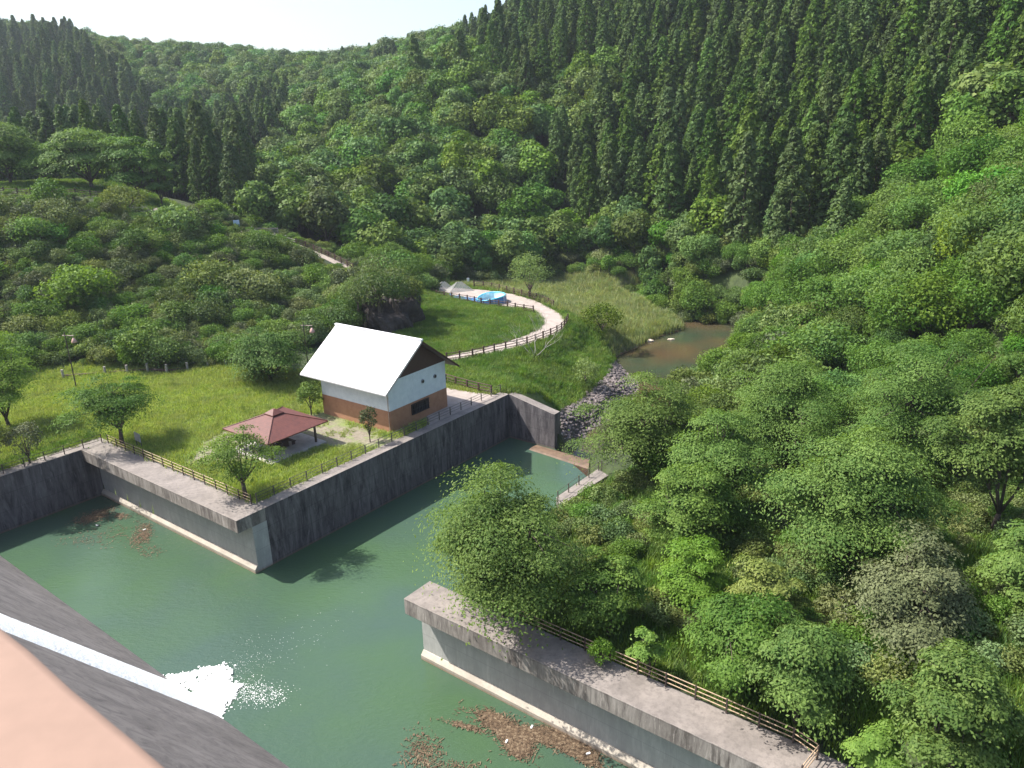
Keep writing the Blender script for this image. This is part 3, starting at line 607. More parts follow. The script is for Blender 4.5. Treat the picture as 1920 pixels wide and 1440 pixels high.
# pale slatted panel and blue sign at the trail top
q = UY(495, 434, 171); q[2] = z1(q[0], q[1]); t = empty('slatted_barrier', tuple(q), rad(-12)); tag(t, 'pale grey slatted metal barrier standing above the trail fence', 'barrier')
fm = MB(); w_ = 6.6
for zz in (.15, 1.75): fm.box((0, 0, zz), (w_, .09, .09))
for xx in (-w_ / 2, 0, w_ / 2): fm.box((xx, 0, .85), (.1, .1, 2.0))
fm.tube([(-w_ / 2, -.02, .15), (w_ / 2 - .8, -.02, 1.7)], .04, 5); fm.build('frame', M['pale_rail'], t)
fm = MB()
for i in range(34): fm.box((-w_ / 2 + .1 + i * .196, 0, .95), (.04, .03, 1.55))
fm.build('slats', M['pale_rail'], t)
q = UY(445, 431, 167); q[2] = z1(q[0], q[1]); t = empty('notice_board', tuple(q), rad(8)); tag(t, 'pale blue notice board standing on the hilltop trail', 'sign')
MB().box((0, 0, 1.15), (1.25, .06, 1.5)).build('board', plain('pale_blue', (.42, .55, .72), .5, .06), t)
for s in (-1, 1): MB().box((s * .5, .06, .6), (.07, .06, 2.0)).build('post', M['pale_rail'], t)
q = U(261, 838, D); t = empty('information_board', tuple(q), rad(-40)); tag(t, 'grey information board in shade behind the railing under the corner tree', 'sign')
MB().box((0, 0, 1.2), (1.3, .07, 1.0)).build('panel', plain('grey_panel', (.33, .36, .40), .5, .25, 2.5), t)
for s in (-1, 1): MB().box((s * .55, .05, .7), (.08, .08, 1.8)).build('post', M['grey_rail'], t)
# lamp posts
for (bx, by), lab in (((143, 726), 'thin dark lamp post with a hanging pink shade at the foot of the left slope'), ((580, 706), 'lamp arm with a hanging pink shade rising from the bushes behind the house')):
    q = U(bx, by, D); t = empty('lamp_post', tuple(q), rad(-5)); tag(t, lab, 'street lamp', 'lamp posts below the scrub slope')
    MB().tube([(0, 0, -.2), (0, 0, 7.9)], [.085, .06], 8).build('pole', M['dark_post'], t)
    arm = MB().tube([(-.35, 0, 7.45), (1.25, 0, 7.4)], .05, 6).build('arm', plain('pink_grey', (.42, .30, .27)), t)
    MB().tube([(1.15, 0, 7.4), (1.15, 0, 7.1)], .02, 5).build('hanger', M['dark_post'], arm)
    MB().lathe([(.04, 7.12), (.12, 7.08), (.34, 6.62), (.36, 6.45), (.3, 6.42)], (1.15, 0, 0), 14).build('lamp_shade', plain('lamp_pink', (.48, .30, .26)), t, smooth=True)
# log wall at the foot of the slope
lw2 = empty('log_wall', tuple(U(150, 706, D))); tag(lw2, 'low dark log retaining wall with pale posts at the foot of the scrub slope', 'retaining wall')
lp = [U(x, y, D + .1) for x, y in [(120, 712), (199, 706), (240, 703), (278, 700), (314, 702), (353, 698), (392, 695), (425, 692)]]
o0 = lp[0] * 0 + np.array(lw2.location)
bmx = MB()
for hh in (.2, .5): bmx.tube([tuple(p - o0 + [0, .35, hh]) for p in lp], .17, 7)
bmx.build('logs', M['brown_wood'], lw2)
for p in lp: MB().tube([tuple(p - o0 + [0, 0, -.3]), tuple(p - o0 + [0, 0, 1.5])], .17, 8).build('post', M['pale_rail'], lw2)

# ------------------------------------------------------------------ pool, nets, small signs
q = U(921, 571, D); pool = empty('swimming_pool', (q[0], q[1] + 2.2, D + .02)); tag(pool, 'sagging round blue above ground pool on the pale path pad', 'pool')
bl = plain('pool_blue', (.05, .18, .42), .4, .15); cy = plain('pool_cyan', (.10, .52, .68), .4, .1); pal = plain('pool_pale', (.45, .66, .72), .4, .15)
def rimz(a): return 1.35 - .8 * (0.5 + 0.5 * math.cos(a - rad(200))) ** 2.2
g = MB(); nn = 48; Rr = 2.75
vs = []
for i in range(nn):
    a = i * 2 * math.pi / nn; h = rimz(a)
    for r_, z_ in ((Rr + .12, 0), (Rr + .18, h * .5), (Rr, h)): vs.append((r_ * math.cos(a), r_ * math.sin(a), z_))
g.add(vs, [(3 * i + j, 3 * ((i + 1) % nn) + j, 3 * ((i + 1) % nn) + j + 1, 3 * i + j + 1) for i in range(nn) for j in range(2)]); g.build('outer_wall', bl, pool, smooth=True)
g = MB(); vs = []
for i in range(nn):
    a = i * 2 * math.pi / nn; h = rimz(a)
    for r_, z_ in ((Rr - .12, h), (Rr - .25, .12), (.01, .1)): vs.append((r_ * math.cos(a), r_ * math.sin(a), z_))
g.add(vs, [(3 * i + j + 1, 3 * ((i + 1) % nn) + j + 1, 3 * ((i + 1) % nn) + j, 3 * i + j) for i in range(nn) for j in range(2)]); g.build('liner', pal, pool, smooth=True)
g = MB(); g.tube([((Rr - .02) * math.cos(i * 2 * math.pi / nn), (Rr - .02) * math.sin(i * 2 * math.pi / nn), rimz(i * 2 * math.pi / nn) + .02) for i in range(nn + 1)], .13, 8); g.build('rim', cy, pool, smooth=True)
for i in range(8):
    a = i * 2 * math.pi / 8 + .2; MB().box(((Rr + .24) * math.cos(a), (Rr + .24) * math.sin(a), rimz(a) * .5), (.07, .07, rimz(a)), Matrix.Rotation(a, 3, 'Z')).build('leg', plain('pool_white', (.7, .75, .8)), pool)
g = MB()
for s in (-.25, .25): g.tube([(Rr * .86 * math.cos(1.9) + s, Rr * .86 * math.sin(1.9), .1), (Rr * math.cos(1.9) + s, Rr * math.sin(1.9), 1.5)], .03, 6)
for k in range(4): g.tube([(Rr * .9 * math.cos(1.9) - .25, Rr * .9 * math.sin(1.9), .3 + k * .28), (Rr * .9 * math.cos(1.9) + .25, Rr * .9 * math.sin(1.9), .3 + k * .28)], .025, 6)
g.build('ladder', plain('ladder_white', (.75, .75, .75)), pool)
# crumpled blue tarpaulin beside it
g = MB(); r = np.random.default_rng(2); k = 16; a0, a1, a2, a3 = (U(842, 560, D), U(905, 569, D), U(912, 563, D), U(845, 553, D)); vs = []
for i in range(k + 1):
    for j in range(6): u, v = i / k, j / 5; p = (a0 * (1 - u) + a1 * u) * (1 - v) + (a3 * (1 - u) + a2 * u) * v; vs.append((p[0], p[1], D + .06 + abs(r.normal(0, .22)) * (0 < j < 5)))
g.add(vs, [(i * 6 + j, (i + 1) * 6 + j, (i + 1) * 6 + j + 1, i * 6 + j + 1) for i in range(k) for j in range(5)]); tag(g.build('tarpaulin', bl, smooth=True), 'crumpled blue tarpaulin lying between the pool and the fence', 'tarpaulin')
netm, n, b = newmat('pale_net'); b.inputs['Base Color'].default_value = (.34, .35, .34, 1); tr = n.nodes.new('ShaderNodeBsdfTransparent'); mx = n.nodes.new('ShaderNodeMixShader'); mx.inputs[0].default_value = .45
n.links.new(tr.outputs[0], mx.inputs[1]); n.links.new(b.outputs[0], mx.inputs[2]); n.links.new(mx.outputs[0], n.nodes['Material Output'].inputs[0])
for (x, y, w_, h_), lab in (((832, 541, 2.0, 1.5), 'smaller grey net cage at the far end of the pool pad'), ((862, 545, 2.7, 1.9), 'larger grey net cage nearest the blue pool')):
    q = U(x, y, D); t = empty('net_cage', (q[0], q[1], D + .03), rad(20)); tag(t, lab, 'net cage', 'net cages on the path pad')
    w2 = w_; MB().add([(-w2, -w2 * .6, 0), (w2, -w2 * .6, 0), (w2, w2 * .6, 0), (-w2, w2 * .6, 0), (-w2 * .15, 0, h_), (w2 * .15, 0, h_ * .97)], [(0, 1, 5, 4), (1, 2, 5), (2, 3, 4, 5), (3, 0, 4)]).build('net', netm, t)
    g = MB()
    for c_ in ((-w2, -w2 * .6, 0), (w2, -w2 * .6, 0), (w2, w2 * .6, 0), (-w2, w2 * .6, 0)): g.tube([c_, (math.copysign(w2 * .15, c_[0]), 0, h_)], .03, 5)
    g.build('frame', M['pale_rail'], t)
q = U(878, 533, D); t = empty('small_sign', tuple(q), rad(10)); tag(t, 'small white sign standing at the path edge behind the net cages', 'sign')
MB().box((0, 0, 1.0), (.55, .05, .75)).build('board', plain('sign_white', (.8, .8, .8)), t); MB().box((0, .05, .45), (.06, .05, 1.1)).build('post', M['pale_rail'], t)

# ------------------------------------------------------------------ vegetation prototypes
def leaf_mesh(name, C, Nn, ln, wd, tint, mat, extra=None, hang=0.0, rg=None):
    """C centres, Nn normals, per leaf length and width -> one rhombic leaf each"""
    rg = rg or np.random.default_rng(1); k = len(C); Nn = Nn / (np.linalg.norm(Nn, axis=1, keepdims=True) + 1e-9)
    t = rg.normal(size=(k, 3)); t[:, 2] -= hang; t -= (t * Nn).sum(1, keepdims=True) * Nn; t /= np.linalg.norm(t, axis=1, keepdims=True) + 1e-9
    s = np.cross(Nn, t); ln = np.broadcast_to(ln, k)[:, None] / 2; wd = np.broadcast_to(wd, k)[:, None] / 2; q = rg.uniform(-.3, .3, (k, 1))
    P = np.stack([C - t * ln, C + s * wd + t * ln * q, C + t * ln, C - s * wd + t * ln * q], 1).reshape(-1, 3); F = np.arange(4 * k).reshape(-1, 4)
    me = bpy.data.meshes.new(name); fill_mesh(me, P, F); fattr(me, 'tint', np.clip(tint, 0, 1), 'FACE'); me.materials.append(mat)
    return me
def merge(me, mb, mat):
    """add trunk polygons of mb to leaf mesh me (second material)"""
    bm = bmesh.new(); bm.from_mesh(me); vs = [bm.verts.new(v) for v in mb.v]
    for f in mb.f:
        try: q = bm.faces.new([vs[i] for i in f]); q.material_index = 1
        except ValueError: pass
    bm.to_mesh(me); bm.free(); me.materials.append(mat); return me
def sph(rg, k):
    v = rg.normal(size=(k, 3)); return v / np.linalg.norm(v, axis=1, keepdims=True)
def dome(name, seed, R, H, base, nl, per, size, mat, trunk=True, lump=(.32, .5), asp=.75, jit=.55, flat_=1.0):
    """crown of overlapping leafy lumps; R radius, H total height, base height of the crown's underside"""
    rg = np.random.default_rng(seed); Cs = []; Ns = []; T = []; ch = (H - base) / 2; cz = base + ch
    for i in range(nl):
        d = sph(rg, 1)[0]; d[2] = d[2] * .75 + .25; d /= np.linalg.norm(d); lr = rg.uniform(*lump) * R; rr_ = rg.uniform(.45, .78)
        c = np.array([d[0] * (R - lr * .5) * rr_ * 1.2, d[1] * (R - lr * .5) * rr_ * 1.2, cz + d[2] * (ch - lr * .6) * rr_ * 1.25])
        k = int(per * (lr / R / .4) ** 2); n_ = sph(rg, k * 2); n_ = n_[(n_ @ d > -.35) | (n_[:, 2] > .2)][:k]; rad_ = lr * (1 + .28 * rg.normal(size=(len(n_), 1)) * .6)
        Cs.append(c + n_ * rad_ * [1, 1, .8 * flat_]); Ns.append(n_ + rg.normal(0, jit, n_.shape) + [0, 0, .25]); T.append(np.full(len(n_), rg.uniform(.2, .8)) + rg.normal(0, .15, len(n_)))
    C_, N_, T_ = np.vstack(Cs), np.vstack(Ns), np.concatenate(T); sz = size * rg.uniform(.6, 1.35, len(C_))
    me = leaf_mesh(name, C_, N_, sz, sz * asp, T_, mat, rg=rg)
    if trunk:
        mb = MB(); mb.tube([(0, 0, -1.2), (.1, 0, base), (0, .1, cz)], [R * .06 + .05, R * .045 + .03, .04], 6)
        for i in range(5):
            a = rg.uniform(0, 6.28); mb.tube([(0, 0, base * .8), (math.cos(a) * R * .3, math.sin(a) * R * .3, base + ch * .5), (math.cos(a) * R * .55, math.sin(a) * R * .55, cz + ch * .3)], [.09, .06, .02], 5)
        merge(me, mb, M['bark'])
    return me
def cedar(name, seed, H=19., R=2.3):
    rg = np.random.default_rng(seed); Cs = []; Ns = []; T = []
    for i in range(190):
        t = (i + rg.uniform(0, 1)) / 190; z = 2.2 + (H - 2.6) * t; r = R * min(1, (1 - t) * 2.1 + .03) ** .75 * rg.uniform(.55, 1.08); a = i * 2.4 + rg.uniform(-.5, .5)
        c = np.array([math.cos(a) * r * .72, math.sin(a) * r * .72, z]); tr = (.5 + .75 * (1 - t)) * rg.uniform(.75, 1.25); k = 17
        n_ = sph(rg, k); n_[:, 2] = np.abs(n_[:, 2]) * .9 + .05; out = np.array([math.cos(a), math.sin(a), .3]); n_ = n_ * .8 + out * .6; n_ /= np.linalg.norm(n_, axis=1, keepdims=True)
        Cs.append(c + n_ * tr * [.9, .9, 1.0] * rg.uniform(.7, 1.1, (k, 1))); Ns.append(n_ + rg.normal(0, .45, n_.shape)); T.append(np.full(k, rg.uniform(.2, .8)) + rg.normal(0, .15, k))
    C_, N_, T_ = np.vstack(Cs), np.vstack(Ns), np.concatenate(T); sz = rg.uniform(.45, .9, len(C_))
    me = leaf_mesh(name, C_, N_, sz * 1.15, sz * .6, T_, F_['cedar'], rg=rg, hang=-1.2)
    mb = MB(); mb.tube([(0, 0, -1.5), (0, 0, H * .9)], [.24, .03], 6); return merge(me, mb, M['bark'])
def sprays(name, seed, R, H, base, ns, per, mat, ll=.17, lw=.075, thick=.17, droop=.22, sr=(.8, 1.9)):
    """open crown of leafy sprays carried on limbs -> (leaf mesh, trunk MB)"""
    rg = np.random.default_rng(seed); Cs = []; Ns = []; T = []; ch = (H - base); tb = MB(); fork = np.array([rg.normal(0, .1), rg.normal(0, .1), base * .75]); tr = .035 * R + .04
    tb.tube([(0, 0, -.8), tuple(fork * [.6, .6, .5]), tuple(fork)], [tr * 1.5, tr * 1.15, tr], 7)
    nlim = 6; limbs = []
    for i in range(nlim):
        a = i * 6.283 / nlim + rg.uniform(-.4, .4); e = rg.uniform(.5, .8); top = np.array([math.cos(a) * R * e * .8, math.sin(a) * R * e * .8, base + ch * rg.uniform(.45, .72)]); mid = fork * .45 + top * .55 + [0, 0, -.12 * ch]
        if i == 0: top = np.array([rg.normal(0, .2), rg.normal(0, .2), base + ch * .68]); mid = (fork + top) / 2
        tb.tube([tuple(fork), tuple(mid), tuple(top)], [tr * .75, tr * .45, tr * .15], 6); limbs.append((fork, mid, top))
    ph = rg.uniform(0, 6.28, 3); tier = ch / 5.0
    for i in range(ns):
        d = sph(rg, 1)[0]; d[2] = abs(d[2]) if rg.random() < .8 else -abs(d[2]) * .4; rr_ = rg.uniform(.2, 1) ** .5 * rg.uniform(.75, 1.12)
        az_ = math.atan2(d[1], d[0]); lob = 1 + .24 * math.sin(2 * az_ + ph[0]) + .2 * math.sin(5 * az_ + ph[1]); zz = base + ch * .38 + d[2] * ch * .6 * rr_ * (1 + .12 * math.sin(3 * az_ + ph[2])); zz = zz * .45 + (round(zz / tier - .2 * math.sin(az_ * 3)) * tier) * .55
        c = np.array([d[0] * R * rr_ * lob, d[1] * R * rr_ * lob, zz])
        L = limbs[int(np.argmin([min(np.linalg.norm(c - l[1]), np.linalg.norm(c - l[2])) for l in limbs]))]; s0 = L[1] + (L[2] - L[1]) * rg.uniform(.0, .9); tb.tube([tuple(s0), tuple((s0 + c) / 2 + [0, 0, .15]), tuple(c)], [tr * .28, tr * .16, .012], 4, cap=False)
        s = rg.uniform(*sr) * R / 4; k = int(per * rg.uniform(.7, 1.3)); u = rg.normal(size=(k, 3)) * [.5, .5, .5 * thick]; rad2 = (u[:, :2] ** 2).sum(1)
        o = np.array([d[0], d[1], 0]) * .35; P = c + (u + o * 0) * s; P[:, 2] += -droop * rad2 * s + (u[:, :2] @ d[:2]) * -droop * s
        nr = np.stack([u[:, 0] * .7 + d[0] * .45, u[:, 1] * .7 + d[1] * .45, np.full(k, .85)], 1) + rg.normal(0, .36, (k, 3)); Cs.append(P); Ns.append(nr); T.append(np.full(k, rg.uniform(.1, .75)) + rg.normal(0, .22, k) + rad2 * .15)
    C_, N_, T_ = np.vstack(Cs), np.vstack(Ns), np.concatenate(T); s = rg.uniform(.7, 1.3, len(C_))
    return leaf_mesh(name, C_, N_, ll * s, lw * s, T_, mat, rg=rg, hang=.6), tb
def proto(me): o = bpy.data.objects.new(me.name, me); return o
P_broad = [proto(dome('broadleaf_tree', 10 + i, 3.6 + .3 * (i % 3), 9.5 + (i % 3), 2.2, 26 + i % 4, 120, .62, F_['broad'], jit=.38)) for i in range(6)]
P_cedar = [proto(cedar('cedar_tree', 30 + i, 20 + 1.5 * (i % 3), 3.1 + .4 * (i % 2))) for i in range(8)]
P_scrub = [proto(dome('bush', 50 + i, 1.6, 2.1, .05, 12, 150, .2, F_['scrub'] if i < 6 else F_['grey'], trunk=False, jit=.8)) for i in range(7)]
P_scrub += [proto(dome('bush', 65, 1.9, 4.2, .4, 16, 120, .22, F_['broad'], jit=.8)), proto(dome('bush', 66, 1.7, 3.6, .3, 13, 110, .2, F_['grey'], jit=.9)), proto(dome('bush', 67, 1.2, 2.9, .1, 9, 110, .2, F_['scrub'], trunk=False, jit=.9))] + [proto(dome('bush', 57 + i, 2.5, 3.3, .1, 20, 190, .22, F_['scrub'] if i else F_['cherry'], trunk=False, jit=.8)) for i in range(3)]
P_mid = []
for i in range(4):   # finer broadleaf tree for the middle distance
    P_mid.append(proto(dome('leafy_tree', 70 + i, 4.0, 7.8, 1.0, 30, 260, .33, F_['cherry'] if i % 2 else F_['broad'], jit=.6, lump=(.26, .42), asp=.6)))
def blades(name, seed, k, h, spread, wd, mat, lean=.35):
    rg = np.random.default_rng(seed); vs = []; T = []
    for i in range(k):
        a = rg.uniform(0, 6.28); b0 = np.array([*(rg.normal(0, spread, 2)), -.05]); hh = h * rg.uniform(.5, 1.2); d = np.array([math.cos(a), math.sin(a), 0]); s_ = np.array([-d[1], d[0], 0]) * wd / 2; tip = b0 + d * lean * hh * rg.uniform(.3, 1.3) + [0, 0, hh]; midp = b0 + d * lean * hh * .25 + [0, 0, hh * .55]
        vs += [b0 - s_, b0 + s_, midp + s_ * .9, midp - s_ * .9, midp - s_ * .9, midp + s_ * .9, tip + s_ * .15, tip - s_ * .15]; t = rg.uniform(0, 1); T += [t, t]
    me = bpy.data.meshes.new(name); V_ = np.array(vs); fill_mesh(me, V_, np.arange(len(V_)).reshape(-1, 4)); fattr(me, 'tint', T, 'FACE'); me.materials.append(mat); return me
P_grass = [proto(blades('grass_tuft', 90 + i, 34, .42, .24, .05, F_['grass'])) for i in range(3)]
P_weed = [proto(blades('weed_tuft', 95 + i, 75, .66, .34, .05, F_['weed'], .45)) for i in range(3)]
P_reed = [proto(blades('reed_tuft', 99 + i, 30, 1.25, .25, .06, F_['reed'], .3)) for i in range(3)]
def scatter(name, label, cat, pts, rz, sc, protos, kind='stuff', tilt=0):
    """one stuff object whose geometry nodes place the prototypes on its points"""
    me = bpy.data.meshes.new(name); P = np.asarray(pts, float); me.vertices.add(len(P)); me.vertices.foreach_set('co', P.astype(np.float32).ravel())
    fattr(me, 'rz', rz); fattr(me, 'sc', sc); a = me.attributes.new('idx', 'INT', 'POINT'); a.data.foreach_set('value', np.random.default_rng(len(P)).integers(0, len(protos), len(P)).astype(np.int32))
    o = bpy.data.objects.new(name, me); link(o); tag(o, label, cat, kind=kind)
    col = bpy.data.collections.new(name + '_kinds'); [col.objects.link(p) for p in protos]
    g = bpy.data.node_groups.new(name, 'GeometryNodeTree'); g.interface.new_socket('Geometry', in_out='INPUT', socket_type='NodeSocketGeometry'); g.interface.new_socket('Geometry', in_out='OUTPUT', socket_type='NodeSocketGeometry')
    gi, go = g.nodes.new('NodeGroupInput'), g.nodes.new('NodeGroupOutput'); ip = g.nodes.new('GeometryNodeInstanceOnPoints'); ci = g.nodes.new('GeometryNodeCollectionInfo'); ci.inputs['Collection'].default_value = col; ci.inputs['Separate Children'].default_value = True; ci.inputs['Reset Children'].default_value = True
    def na(nm, dt):
        x = g.nodes.new('GeometryNodeInputNamedAttribute'); x.data_type = dt; x.inputs['Name'].default_value = nm; return x.outputs['Attribute']
    cb = g.nodes.new('ShaderNodeCombineXYZ'); g.links.new(na('rz', 'FLOAT'), cb.inputs[2]); er = g.nodes.new('FunctionNodeEulerToRotation'); g.links.new(cb.outputs[0], er.inputs[0])
    g.links.new(gi.outputs[0], ip.inputs['Points']); g.links.new(ci.outputs[0], ip.inputs['Instance']); ip.inputs['Pick Instance'].default_value = True
    g.links.new(na('idx', 'INT'), ip.inputs['Instance Index']); g.links.new(er.outputs[0], ip.inputs['Rotation']); g.links.new(na('sc', 'FLOAT'), ip.inputs['Scale']); g.links.new(ip.outputs[0], go.inputs[0])
    md = o.modifiers.new('scatter', 'NODES'); md.node_group = g; return o

# ------------------------------------------------------------------ forest: positions
def grid(x0, x1, y0, y1, s, seed):
    rg = np.random.default_rng(seed); xs, ys = np.meshgrid(np.arange(x0, x1, s), np.arange(y0, y1, s * .9)); xs = xs + (np.arange(xs.shape[0]) % 2)[:, None] * s / 2
    return (xs + rg.uniform(-.36, .36, xs.shape) * s).ravel(), (ys + rg.uniform(-.36, .36, xs.shape) * s).ravel()
FLOOR = [U(-500, 820, D)[:2], U(0, 690, 7)[:2], U(430, 683, 7)[:2], U(600, 650, 6.5)[:2], (-30, 128), (-21, 150), (-16, 170), (3, 186), (14, 192), (30, 182), (34, 160), (46, 152), (49, 146), (46, 136), (36, 118), (27, 104), (22, 92), (16, 78), (4, 66), (0, 58), (6, 48), (22, 36), (26, 20), (26, -40), (-140, -40), (-140, 60)]
SLOPE = [(-260, 85), U(0, 690, 7)[:2], U(430, 683, 7)[:2], U(600, 650, 6.5)[:2], (-24, 130), (-20, 148), (-22, 160), (-33, 172), (-50, 178), (-70, 172), (-100, 168), (-130, 172), (-260, 175)]
RIGHT = [(14, 79), (10, 75), (4, 68), (-4, 53.5), (-5.5, 52), (6, 43), (18, 33.8), (22, 28), (30, 10), (60, 10), (62, 60), (50, 100), (46, 128), (38, 118), (28, 100), (20, 84), (12, 70)]
def zone(px, py, poly): return inpoly(poly, px, py)
CED = [[(880, 90), (850, -900), (2600, -900), (2400, 0), (1830, 190), (1650, 340), (1570, 450), (1500, 440), (1240, 410), (1110, 400), (1040, 420), (1030, 270), (1130, 240), (1190, 190), (1150, 120), (1050, 130), (1000, 200), (940, 170)],
       [(-600, 55), (60, 78), (150, 90), (240, 170), (285, 235), (270, 330), (-600, 340)], [(290, 235), (400, 225), (540, 195), (540, 240), (480, 330), (440, 400), (320, 400)]]
x1_, y1_ = grid(-330, 210, 12, 300, 4.9, 1); x2_, y2_ = grid(-420, 260, 300, 640, 6.6, 2)
X = np.r_[x1_, x2_]; Y = np.r_[y1_, y2_]; Zg = Z(X, Y)
ok = ~inpoly(FLOOR, X, Y) & ~inpoly(SLOPE, X, Y) & ~inpoly(RIGHT, X, Y) & ((X > 0) | (Y > 95)) & ~((X > -150) & (X < -45) & (Y < 198) & (Y > 140) & (X < -45 - (Y - 160)))
X, Y, Zg = X[ok], Y[ok], Zg[ok]
px, py, dep = project(np.stack([X, Y, Zg + 7], 1)); inv = (np.hypot(X, Y) > 56) & (px > -350) & (px < 2250) & (py > -420) & (py < 1500); X, Y, Zg, px, py = [q[inv] for q in (X, Y, Zg, px, py)]
isc = np.zeros(len(X), bool)
for p in CED: isc |= zone(px, py, p)
rg = np.random.default_rng(12)
ridge = (px > 640) & (px < 960) & (Y > 300) & (py < 130); isc |= ridge & (rg.random(len(X)) < .3)
isc ^= (rg.random(len(X)) < .012) & (px < 1000) & (Y < 330)
near = Y < 300
thin = np.where(isc, .86, np.where(near, .78, .9)); ed = (hnoise(X, Y, .05, 77) + 1) / 2
keep = rg.random(len(X)) < thin; X, Y, Zg, isc, ridge = X[keep], Y[keep], Zg[keep], isc[keep], ridge[keep]
SC = np.where(isc, rg.uniform(.64, 1.16, len(X)) * np.where(ridge, .7, 1), rg.uniform(.8, 1.45, len(X)) * np.where(Y > 300, 1.1, 1)); RZ_ = rg.uniform(0, 6.28, len(X))
edge = polydist(FLOOR, X, Y, True); SC = np.where(~isc & (edge < 14), SC * (.72 + .28 * edge / 14), SC)
far_hill = (X < -100) & (Y > 640)
# ranks the trees by the area they show (coarse z-buffer of crown ellipses) so that the 300 largest of a kind are things of their own
def visible(Xs, Ys, Zs, r, h0, h1):
    W2, H2, k = 480, 360, 4.0; order = np.argsort(Ys); buf = np.full((H2, W2), -1)
    a, b_, d_ = project(np.stack([Xs, Ys, Zs + (h0 + h1) / 2], 1)); rx = r * FPX / d_ / k; ry = (h1 - h0) / 2 * FPX / d_ / k; a, b_ = a / k, b_ / k
    for i in order:
        x0, x1 = int(max(0, a[i] - rx[i])), int(min(W2, a[i] + rx[i] + 1)); y0, y1 = int(max(0, b_[i] - ry[i])), int(min(H2, b_[i] + ry[i] + 1))
        if x0 >= x1 or y0 >= y1: continue
        yy, xx = np.mgrid[y0:y1, x0:x1]; e = ((xx + .5 - a[i]) / rx[i]) ** 2 + ((yy + .5 - b_[i]) / ry[i]) ** 2 < 1; s = buf[y0:y1, x0:x1]; s[e & (s < 0)] = i
    return np.bincount(buf[buf >= 0], minlength=len(Xs))
vis = visible(X, Y, Zg, np.where(isc, 2.2, 3.7) * SC, np.where(isc, 2, 2) * SC, np.where(isc, 19, 10) * SC)
def plant(sel, protos, group, labf, name, cat, fcol, stuff_label, limit=300, idxseed=0):
    ids = np.nonzero(sel)[0]; ids = ids[np.argsort(-vis_[ids])]; top = [i for i in ids[:limit] if vis_[i] > 2]; rest = np.setdiff1d(ids, top)
    r = np.random.default_rng(idxseed)
    for i in top:
        p = protos[int(r.integers(len(protos)))]; o = p.copy(); o.name = name; link(o); o.location = (X_[i], Y_[i], Z_[i]); o.rotation_euler = (r.normal(0, .045), r.normal(0, .045), R_[i]); s = S_[i]; o.scale = (s * r.uniform(.9, 1.15), s * r.uniform(.9, 1.15), s * r.uniform(.9, 1.1))
        tag(o, labf(i), cat, group)
    if len(rest): scatter(fcol, stuff_label, 'trees' if 'tree' in cat else cat, np.stack([X_[rest], Y_[rest], Z_[rest]], 1), R_[rest], S_[rest], protos)
    return top
X_, Y_, Z_, R_, S_, vis_ = X, Y, Zg, RZ_, SC, vis
PX, PY, _ = project(np.stack([X, Y, Zg + 7], 1))
def band(i): return 'top' if PY[i] < 130 else 'upper half' if PY[i] < 240 else 'middle' if PY[i] < 350 else 'foot'
def side(i): return 'above the pool' if PX[i] < 1060 else 'above the reeds' if PX[i] < 1240 else 'above the stream bend' if PX[i] < 1420 else 'above the right bank trees' if PX[i] < 1650 else 'towards the right edge'
def lab_c(i):
    if PX[i] > 850: return 'dark cedar at the %s of the steep hillside, %s' % (band(i), side(i))
    return 'dark cedar in the shadowed stand on the far left hill' if Y[i] > 290 else 'dark cedar in the valley stand behind the hilltop trail'
def lab_b(i):
    if PX[i] > 1350: return 'rounded tree beside the cedar stand, %s' % side(i)
    if Y[i] > 300: return 'rounded broadleaf tree on the distant ridge, %s' % ('left of the gap in the skyline' if PX[i] < 430 else 'right of the gap in the skyline')
    if PX[i] > 1000: return 'broadleaf tree at the %s of the cedar hillside, %s' % (band(i), side(i))
    return 'rounded broadleaf tree at the %s of the central hill, %s' % (band(i), 'above the hilltop trail' if PX[i] < 640 else 'above the house roof' if PX[i] < 800 else 'above the pool')
def lab_m(i): return 'leafy tree on the right bank %s, %s' % ('beside the stream' if PX[i] < 1450 else 'towards the right edge', 'just below the cedars' if PY[i] < 480 else 'above the weedy clearing' if PY[i] > 620 else 'halfway up the bank')
plant(isc, P_cedar, 'cedars on the hillsides', lab_c, 'cedar_tree', 'tree', 'cedar_wood', 'continuous dark cedar wood filling the hillsides', 300, 4)
nb = ~isc & (np.hypot(X, Y) < 172)
plant(~isc & ~nb, P_broad, 'broadleaf trees on the hillsides', lab_b, 'broadleaf_tree', 'tree', 'broadleaf_wood', 'mixed broadleaf wood covering the hills', 270, 5)
plant(nb, P_mid, 'leafy trees on the right bank', lab_m, 'leafy_tree', 'tree', 'bank_wood', 'green leafy wood covering the right bank slope', 220, 6)
# far ridge
x3, y3 = grid(-620, -300, 690, 830, 9, 9); z3 = Z(x3, y3); scatter('distant_wood', 'hazy wood on the farthest ridge at the upper left', 'trees', np.stack([x3, y3, z3], 1), rg.uniform(0, 6, len(x3)), rg.uniform(.9, 1.5, len(x3)), P_broad)
